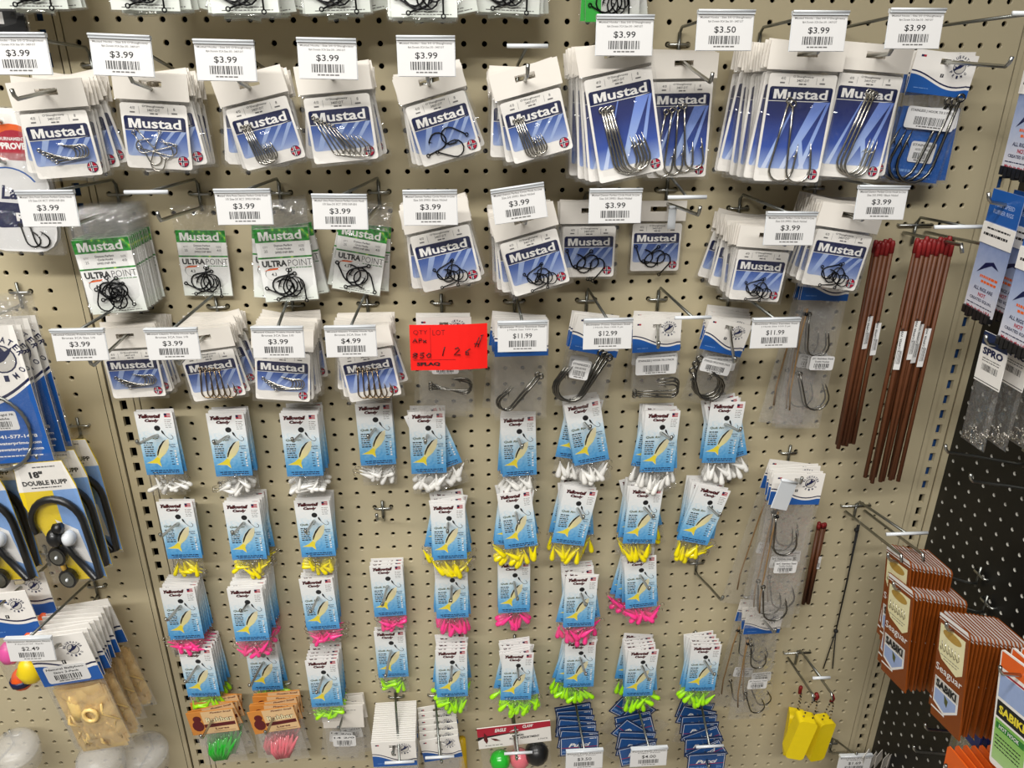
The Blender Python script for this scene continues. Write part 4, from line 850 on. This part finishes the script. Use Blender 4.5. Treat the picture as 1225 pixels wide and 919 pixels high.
def seahang(hole, d, n, tilt, sp, what, s=1., base=None, L=.15, **kw):
    hang('rig_packet', 'sea', hole, d, tilt + 4, n, sp=sp, s=s, w='K', rise=.22, jit=.8, lab=f'front orange-brown rig envelope of the {what}', backlab=f'orange-brown rig envelope packed inside the {what}', cat='rig packet', group=f'orange rig envelopes, {what}', peglab=f'steel peg of the black wall under the {what}', L=L, yawj=.6, **kw)
seahang((1076, 672), .135, 12, 9, .0058, 'stack touching the two-prong cross bar', 1.02)
seahang((1079, 706), .140, 15, 9, .0058, 'middle orange stack', 1.05)
seahang((1143, 755), .140, 15, 9, .0058, 'orange stack beside the lime packet', 1.0)
def haya():
    W, H = .070, .150; c = MB(); w = W / 2; zt, zb = .012, .012 - H; c.prism(rrect(-w, w, zb, zt, .004), -.002, 0, 'paper'); y = -.0021
    c.rect(-w + .002, w - .002, zt - .022, zt - .002, y, 'ink_orange'); c.rect(-w + .003, w - .016, zt - .060, zt - .030, y, 'ink_ray'); c.rect(-w + .003, w - .016, zt - .085, zt - .064, y, 'ink_black'); c.text('SABIKI', -.007, zt - .080, .042, .011, y - .0001, 'ink_yellow', .04)
    c.rect(-w + .003, w - .016, zb + .008, zt - .088, y, 'lime_card'); c.rect(-w + .005, w - .018, zt - .100, zt - .092, y - .0001, 'ink_green'); c.text('HOT HOOK', -.008, zt - .0985, .034, .005, y - .0002, 'ink_white', .02)
    for k in range(4): c.words(-w + .006, w - .022, zt - .110 - k * .005, .0016, y - .0001, 'ink_black', random.Random(k))
    c.text('Hayabusa', w - .0135, (zt + zb) / 2 - .022, .085, .011, y - .0001, 'ink_black', .04, 0, -pi / 2)
    c.rect(-w, w, zt - .029, zt - .0265, y - .0001, 'ink_red'); return {'printed_envelope': c.build('printed_envelope')}
GEN['haya'] = haya()
hang('rig_packet', 'haya', (1224, 806), .135, 13, 6, sp=.012, w='K', rise=.05, jit=1, lab='white and lime green rig envelope beside the orange stack', backlab='white rig envelope behind the lime green one', cat='rig packet', group='white and lime rig envelopes', peglab='steel peg through the lime green rig envelopes', L=.16, yawj=.6)
def orangefan():
    c = MB(); w = .032; c.prism([(-w, -.09), (w, -.09), (w, .008), (w - .003, .012), (-w + .003, .012), (-w, .008)], -.002, 0, 'ink_orange'); c.rect(-w, w, -.05, -.022, -.0021, 'ink_white'); c.rect(-w, w, -.09, -.06, -.0021, 'paper'); c.words(-.02, .02, -.04, .004, -.0022, 'ink_black', random.Random(2)); return {'printed_envelope': c.build('printed_envelope')}
GEN['ofan'] = orangefan()
hang('rig_packet', 'ofan', (1152, 922), .14, 6, 8, sp=.011, w='K', rise=.05, jit=1, lab='bright orange-topped envelope below the blue box header', backlab='bright orange-topped envelope behind the front one', cat='rig packet', group='bright orange-topped envelopes', peglab='steel peg of the bright orange-topped envelopes', L=.16)
def bluehead(a, y): a.box(-.028, .028, y - .0008, y, -.014, .011, 'royal_box'); a.words(-.018, .018, -.004, .003, y - .0009, 'ink_gold', random.Random(1))
GEN['bhead'] = cardbag(.058, .012, .016, 'royal_box', .085, bluehead, 'milky_film')
hang('blue_header_bag', 'bhead', (1158, 872), .07, 4, 4, sp=.012, w='K', rise=.05, jit=3, lab='bag with plain royal blue folded header under the orange stacks', backlab='royal blue header bag behind the front one', cat='bag', group='royal blue header bags', peglab='steel peg of the royal blue header bags', L=.13)
def swiv():
    a = MB(); w = .023; header_slot(a, .046, .010, -.052, 'paper', (.01, .005)); a.rect(-w, w, -.006, .010, -.0013, 'navy_card'); a.text('SPRO', 0, -.017, .036, .009, -.0014, 'ink_navy', .05); a.barcode(-.014, .014, -.036, -.028, -.0013); a.words(-.016, .016, -.022, .0012, -.0013, 'ink_grey', random.Random(2)); a.words(-.016, .016, -.025, .0012, -.0013, 'ink_grey', random.Random(7)); a.rect(-w, w, -.050, -.049, -.0013, 'ink_black')
    s = MB(); s.pillow(-w, w, -.132, -.050, .008, 'milky_film', seed=8, top=.2); k = MB(); r = random.Random(2)
    for i in range(16):
        x, z = r.uniform(-.018, .018), r.uniform(-.128, -.112); q = r.uniform(0, 3); k.tube([(x + .003 * cos(2 * pi * j / 7), r.uniform(-.002, .002), z + .003 * sin(2 * pi * j / 7)) for j in range(7)], .0006, 'hook_silver', 4, True); k.tube([(x, 0, z), (x + .006 * cos(q), 0, z + .006 * sin(q))], .0013, 'hook_silver', 5)
    return {'header': a.build('header'), 'bag': s.build('bag'), 'swivels': k.build('swivels')}
GEN['swiv'] = swiv()
GEN['swiv']['swivels'].name = 'swivels'
hang('swivel_bag', 'swiv', (1192, 412), .14, 2, 4, sp=.030, w='K', rise=.05, jit=1.5, lab='front slim clear bag of small swivels with white card on black wall', backlab='slim clear swivel bag behind the front one on black wall', cat='swivel bag', group='slim swivel bags', peglab='steel peg of the slim swivel bags', L=.15)
def rig():
    c = MB(); w = .028; c.box(-w, w, -.0010, 0, -.135, .012, 'rig_card'); y = -.0011; c.rect(-w, w, -.026, .012, y, 'ink_blue'); c.text('HIGH SPEED', 0, -.007, .034, .005, y - .0001, 'ink_ray', .02); c.text('RUBBER RIGS', 0, -.015, .036, .005, y - .0001, 'ink_ray', .02)
    c.box(-w - .001, w + .001, y - .0009, y, -.052, -.027, 'paper'); c.words(-.02, .022, -.034, .002, y - .001, 'ink_black', random.Random(2)); c.words(-.024, .02, -.042, .003, y - .001, 'ink_black', random.Random(8))
    c.flat([(-.02, -.088), (-.008, -.074), (.006, -.070), (.018, -.078), (.004, -.075), (-.008, -.081)], y - .0001, 'ink_navy'); c.words(-.012, .022, -.092, .003, y - .0001, 'ink_orange', random.Random(4)); c.words(-.008, .020, -.098, .003, y - .0001, 'ink_orange', random.Random(5))
    c.text('ALL RIGS ARE', 0, -.1085, .036, .0045, y - .0001, 'ink_navy', .02); c.text('NOT', 0, -.1155, .014, .0048, y - .0001, 'ink_red', .03); c.text('CREATED EQUAL', 0, -.122, .042, .0042, y - .0001, 'ink_navy', .02); c.words(-.024, .024, -.127, .0012, y - .0001, 'ink_navy', random.Random(2)); c.text('Made in the USA', 0, -.134, .046, .0045, y - .0001, 'ink_red', .03)
    k = MB()
    for i in range(7): k.box(-.026 + i * .0075, -.020 + i * .0075, -.004, .003, -.142 - (i % 2) * .003, -.132, 'rubber_black')
    return {'printed_card': c.build('printed_card'), 'rubber_tails': k.build('rubber_tails')}
GEN['rig'] = rig()
hang('rig_card', 'rig', (1205, 243), .13, -1, 4, sp=.026, w='K', rise=.05, jit=2, lab='grey-blue rubber rig card with blue top hanging left of its neighbour', backlab='grey-blue rubber rig card behind the front one of the blue-topped stack', cat='rig card', group='blue-topped rig cards', peglab='steel peg of the blue-topped rig cards', L=.15)
hang('rig_card', 'rig', (1205 + 12, 205), .125, 0, 3, sp=.026, w='K', rise=.05, jit=2, anchor=.135, lab='grey-blue rubber rig card hanging highest on the black wall', backlab='grey-blue rubber rig card behind the highest one', cat='rig card', group='highest rig cards', peglab='steel peg of the highest rig cards', L=.15)
hang('rig_card', 'rig', (1212, 418), .145, 0, 3, sp=.024, w='K', rise=.05, jit=2, anchor=.140, lab='grey-blue rubber rig card just above the slim swivel bags', backlab='grey-blue rubber rig card behind the one above swivel bags', cat='rig card', group='rig cards above the swivels', peglab='steel peg of the rig cards above swivel bags', L=.16)
for (tx, ty, d, L, lab) in ((1134, 541, .12, .12, 'bare steel peg on black wall just below the swivel bags'), (1164, 576, .13, .13, 'lower bare steel peg on black wall below the swivel bags'), (1096, 899, .12, .12, 'bare steel peg on black wall under the orange stacks')):
    tip = atx(tx, ty, d); B = Vector((WX, tip.y, tip.z - .006)); peg(B, tip, 'K', lab)

# ================================================================== LEFT PANEL
def big_bw():
    W, T = .112, .185; c = MB(); w = W / 2; c.box(-w, w, -.0012, 0, -T, .0, 'paper'); y = -.0013; n = 14
    xs = [-w + W * k / n for k in range(n + 1)]; z = [-.075 - .022 * sin(pi * (k / n) * .9) * (1 - k / n * .3) - .008 + .02 * (k / n) ** 2 for k in range(n + 1)]
    c.flat([(-w, -T), (w, -T)] + [(xs[k], z[k] - .008) for k in range(n, -1, -1)], y, 'ink_blue')
    for k in range(n): c.flat([(xs[k], z[k] - .004), (xs[k + 1], z[k + 1] - .004), (xs[k + 1], z[k + 1]), (xs[k], z[k])], y, 'ink_navy')
    emblem(c, .030, -.042, .024, y); c.text('941-577-1478', .020, -.150, .050, .0050, y - .0001, 'ink_white', .03); c.text('@bluewaterprimo.com', .010, -.160, .075, .0055, y - .0001, 'ink_white', .03); c.text('www.bluewaterprimo.com', .008, -.169, .080, .0055, y - .0001, 'ink_white', .03); c.words(-.04, .045, -.176, .0015, y - .0001, 'ink_white', random.Random(2))
    sticker(c, .004, -.125, .046, .026, y, 'Flat Tow Rigid 7ft', '49 Cable', 4)
    s = MB(); s.pillow(-w - .003, w + .003, -T - .012, .030, .010, 'crinkle_film', seed=2, top=.5, nz=14)
    k = MB(); k.tube([(.047 * cos(q) * (1 + .02 * sin(3 * q)) - .006, -.0052 + .0008 * sin(5 * q), -.138 + .055 * sin(q)) for q in [2 * pi * j / 40 * 3 for j in range(40)]], .0018, 'cable', 6)
    return {'printed_card': c.build('printed_card'), 'bag': s.build('bag'), 'cable_coil': k.build('cable_coil')}
GEN['bigbw'] = big_bw()
hang('cable_pack', 'bigbw', (-42, 392), .12, 2, 4, sp=.0155, base=(25, 350), L=.15, snap=True, jit=2, anchor=-.0, lab='large blue and white card bag holding a coiled grey cable', backlab='large blue and white card bag behind the cable coil', cat='leader bag', group='large cable bags', peglab='steel peg over the large cable bag')
def rupp():
    W, T = .078, .150; c = MB(); w = W / 2; c.prism([(-w + .006, 0), (w - .008, 0), (w, -.03), (w, -T), (-.004, -T), (-w, -.05), (-w, -.03)][::-1], -.0012, 0, 'ball_yellow'); y = -.0013
    c.flat([(-w + .006, 0), (w - .008, 0), (w, -.034), (-w, -.034)][::-1], y, 'paper'); c.text('18"', -.008, -.018, .018, .008, y - .0001, 'ink_black', .05); c.text('DOUBLE RUPP', 0, -.027, .060, .0058, y - .0001, 'ink_black', .04); c.words(-.02, .02, -.0305, .0012, y - .0001, 'ink_black', random.Random(3)); c.words(-.01, .02, -.006, .0015, y - .0001, 'ink_grey', random.Random(6))
    c.flat([(.006, -.034), (w, -.034), (w, -T), (.020, -T + .01), (.004, -.09)][::-1], y, 'ink_sky'); c.flat([(-.004, -.070), (.022, -.085), (.026, -.13), (.006, -.12)][::-1], y - .0001, 'ink_white')
    b = MB(); b.tube([(-.028 + .030 + .034 * cos(q), -.006, -.072 + .030 * sin(q)) for q in [RAD(200 - 200 * j / 12) for j in range(13)]] + [(.036, -.006, -.10), (.034, -.006, -.145), (.026, -.006, -.147), (.010, -.007, -.115), (-.004, -.007, -.085)], .0042, 'rubber_black', 8)
    h = MB(); h.ball((-.006, -.008, -.088), .011, 'rubber_black', 12); h.ball((.012, -.009, -.090), .009, 'tag_clip', 12); h.tube([(0, -.012, -.075), (.010, -.013, -.074)], .006, 'rubber_black', 8)
    g = MB()
    for z in (-.112, -.142): g.prism(circ(-.012 + (z + .112) * -.12, z, .0118, 16), -.011, -.005, 'rubber_black'); g.prism(circ(-.012 + (z + .112) * -.12, z, .009, 16), -.0118, -.011, 'dull_zinc'); g.ball((-.012 + (z + .112) * -.12, -.0125, z), .002, 'tag_clip', 8)
    g.tube([(-.012, -.008, -.112), (-.009, -.008, -.142)], .003, 'ink_gold', 6)
    s = MB(); s.pillow(-w, w, -T - .004, .010, .022, 'clear_film', seed=4, top=.1)
    for q in (c, b, h, g, s): q.v = [(x * .78, yy, z) for x, yy, z in q.v]
    return {'printed_card': c.build('printed_card'), 'rubber_band': b.build('rubber_band'), 'roller': h.build('roller'), 'pulley': g.build('pulley'), 'bag': s.build('bag')}
GEN['rupp'] = rupp()
hang('release_pack', 'rupp', (46, 553), .12, 4, 3, sp=.034, s=1.24, L=.115, rise=.05, jit=1, lab='yellow card pack with black rubber loop and two round pulleys', backlab='yellow card pack behind the one with two round pulleys', cat='tackle pack', group='yellow pulley packs', peglab='steel peg hidden behind the yellow pulley packs')
hang('release_pack', 'rupp', (-40, 556), .10, 4, 2, sp=.034, s=1.24, L=.11, rise=.05, jit=1, lab='black-edged pulley pack mostly beyond the left of its neighbour', backlab='black-edged pulley pack behind its twin', cat='tackle pack', group='further pulley packs', peglab='steel peg of the further pulley packs')
def skirts():
    W, T = .062, .150; a = MB(); em = wave_header(a, W, .012, -.050, 0, curve=.6); sticker(a, -.002, -.036, .044, .022, -.0014, 'Natural Ballyhoo', 'Skirt 3-Pack', 6)
    s = MB(); s.pillow(-W / 2, W / 2, -T, -.048, .020, 'crinkle_film', seed=6, top=.15, nz=12, crk=.0014)
    d = {'header': (a.build('header'), em), 'bag': s.build('bag')}; r = random.Random(3)
    k = MB()
    for i in range(3):
        k.pillow(-.026 + .004 * i, .024 + .002 * i, -.147 + .004 * i, -.056 - .003 * i, .013, 'skirt_film', nx=9, nz=14, crk=.0034, seed=20 + i, top=.5, yc=.001 * i)
    for i in range(26):
        x = r.uniform(-.022, .022); z = r.uniform(-.118, -.075); k.tube([(x, r.uniform(-.006, .004), z), (x + r.uniform(-.006, .006), r.uniform(-.006, .004), z - .014), (x + r.uniform(-.010, .010), r.uniform(-.005, .004), z - .028)], [.0012, .0017, .0008], 'jelly_tan', 5)
    k.tube([(.006 + .007 * cos(q), -.0088, -.090 + .008 * sin(q)) for q in [2 * pi * j / 10 for j in range(10)]], .0022, 'jelly_tan', 6, True)
    k.lathe([(.002, -.066), (.0060, -.072), (.0075, -.086), (.0065, -.100)], 'jelly_tan', 9, (-.010, -.002, 0), sy=.6)
    d['squid_skirts'] = k.build('squid_skirts'); return d
GEN['skirt'] = skirts()
hang('skirt_bag', 'skirt', (68, 772), .16, 8, 9, sp=.0125, s=1.36, base=(108, 693), L=.175, jit=5, lab='clear bag of tan squid skirts with wave header, front of its stack', backlab='clear bag of tan squid skirts further back on its peg', cat='lure bag', group='tan squid skirt bags', peglab='long steel peg of the tan squid skirt bags',
     tagd=('$2.49', 37, 776, -1, 'beside the tan squid skirt bags', .185, dict(l1='Bluewater Ballyhoo Skirt', l2='Natural 3pk')))
def floats():
    a = MB(); em = wave_header(a, .060, .012, -.048, 0, curve=.6); s = MB(); s.pillow(-.032, .032, -.125, -.045, .034, 'crinkle_film', seed=7, top=.3)
    d = {'header': (a.build('header'), em), 'bag': s.build('bag')}
    for nm, c, x, y, z, r_ in (('orange_float', 'ball_orange', .014, .0, -.062, .013), ('yellow_float', 'ball_yellow', .004, -.006, -.094, .015), ('pink_float', 'ball_pink', .022, .004, -.092, .011), ('pink_float', 'ball_pink', -.016, .0, -.072, .012), ('orange_cone', 'ball_orange', -.012, -.004, -.108, .012)):
        k = MB(); k.lathe([(r_ * .15, r_ * 1.3), (r_ * .6, r_ * .9), (r_, .1 * r_), (r_ * .8, -.7 * r_), (r_ * .2, -1.2 * r_)], c, 12, (x, y, z))
        if nm == 'orange_cone': k.lathe([(.0125, .003), (.0128, .0), (.0125, -.004)], 'ink_navy', 12, (x, y, z))
        d[nm + ('' if nm not in d else '_small')] = k.build(nm)
    return d
GEN['floats'] = floats()
hang('float_bag', 'floats', (2, 720), .13, 5, 2, sp=.048, s=1.25, L=.15, rise=.08, lab='wave-header bag of orange, yellow and pink floats beside the tan skirts', backlab='wave-header bag of floats behind the front one', cat='float bag', group='coloured float bags', peglab='steel peg of the coloured float bags')
def larv():
    W, T = .105, .125; c = MB(); c.prism(rrect(-W / 2, W / 2, -T, .0, .03), -.0012, 0, 'tag_white'); y = -.0013
    c.flat([(-.045, -.055), (.030, -.058), (.040, -.066), (.036, -.088), (-.02, -.092), (-.045, -.088)][::-1], y, 'ink_navy'); c.text('Larva', .012, -.052, .052, .019, y - .0001, 'ink_navy', .03, .25); c.text('RIG', .017, -.082, .032, .012, y - .0002, 'ink_white', .04)
    for k in range(10):
        q0, q1 = RAD(150 - k * 12), RAD(138 - k * 12); c.flat([(.03 * cos(q0) * 1.3, -.045 + .035 * sin(q0)), (.03 * cos(q1) * 1.3, -.045 + .035 * sin(q1)), (.032 * cos(q1) * 1.3, -.045 + .037 * sin(q1)), (.032 * cos(q0) * 1.3, -.045 + .037 * sin(q0))][::-1], y, 'ink_blue')
    s = MB(); s.pillow(-W / 2 - .004, W / 2 + .004, -T - .004, .010, .012, 'crinkle_film', seed=5, top=.5); return {'printed_card': c.build('printed_card'), 'bag': s.build('bag')}
GEN['larv'] = larv(); HK['larv'] = [('c', 'hook_black', .030, .020, .0011, .018 + .013 * k, -.106, 10, 1) for k in range(2)]
hang('rig_pack', 'larv', (6, 192), .07, -3, 2, sp=.01, s=.86, hooks='larv', L=.08, lab='white rounded rig pack with navy lettering and two black hooks', backlab='white rounded rig pack behind the front one', cat='rig pack', group='white rounded rig packs', peglab='steel peg of the white rounded rig packs')
def oved():
    c = MB(); c.box(-.04, .04, -.0012, 0, -.055, .012, 'paper'); y = -.0013; c.flat(circ(.008, -.026, .021, 20, 1.35), y, 'ink_orange'); c.flat(circ(.010, -.030, .018, 20, 1.3), y - .0001, 'ink_red'); c.text('APPROVED', .006, -.034, .046, .0078, y - .0002, 'ink_white', .05); c.text('TOURNAMENT', .006, -.024, .034, .004, y - .0002, 'ink_white', .03); c.rect(.03, .036, -.048, -.044, y, 'ink_black'); s = MB(); s.pillow(-.042, .042, -.058, .014, .006, 'clear_film', seed=4); return {'printed_card': c.build('printed_card'), 'bag': s.build('bag')}
GEN['oved'] = oved()
hang('rig_pack', 'oved', (1, 142), .055, -2, 2, sp=.01, L=.07, lab='white pack with red oval seal behind the first hook packet', backlab='white red-sealed pack behind its twin', cat='rig pack', group='red-sealed white packs', peglab='steel peg of the red-sealed white packs')
def blk():
    c = MB(); c.box(-.04, .04, -.0012, 0, -.09, .012, 'rubber_black'); c.text('LCO', .018, -.055, .05, .018, -.0014, 'ink_white', .04, 0, pi / 2); s = MB(); s.pillow(-.044, .044, -.094, .014, .008, 'crinkle_film', seed=12); return {'printed_card': c.build('printed_card'), 'bag': s.build('bag')}
GEN['blk'] = blk()
hang('black_pack', 'blk', (-8, 40), .06, -2, 1, anchor=.09, L=.08, lab='black bag with upright white lettering at the top of left panel', cat='bag', group='black lettered bag', peglab='steel peg of the black lettered bag')
# rounded clear plastic packs at the foot of the left panel
def cup(px, d, s, lab):
    o = thing('clear_case', lab, 'plastic case', 'rounded clear plastic cases', at(px[0], px[1], d), (RAD(12), 0, RAD(8)), s)
    m = MB(); m.lathe([(.030, -.05), (.036, -.02), (.034, 0.), (.028, .006), (.001, .007)], 'clear_cup', 20); link('shell', m.build('shell'), o)
    m = MB(); m.lathe([(.0355, -.003), (.037, 0), (.0355, .003)], 'clear_cup', 20, (0, 0, -.012)); link('rim', m.build('rim'), o)
cup((172, 897), .06, 1., 'rounded clear plastic case nearest the left upright'); cup((118, 905), .10, 1.0, 'rounded clear plastic case below the tan skirt bags'); cup((15, 893), .06, 1., 'rounded clear plastic case below the coloured floats')
bare_peg((174, 882), .11, .05, 'bare steel peg over the clear case nearest left upright'); bare_peg((16, 884), .10, .05, 'bare steel peg over the clear case below the floats')
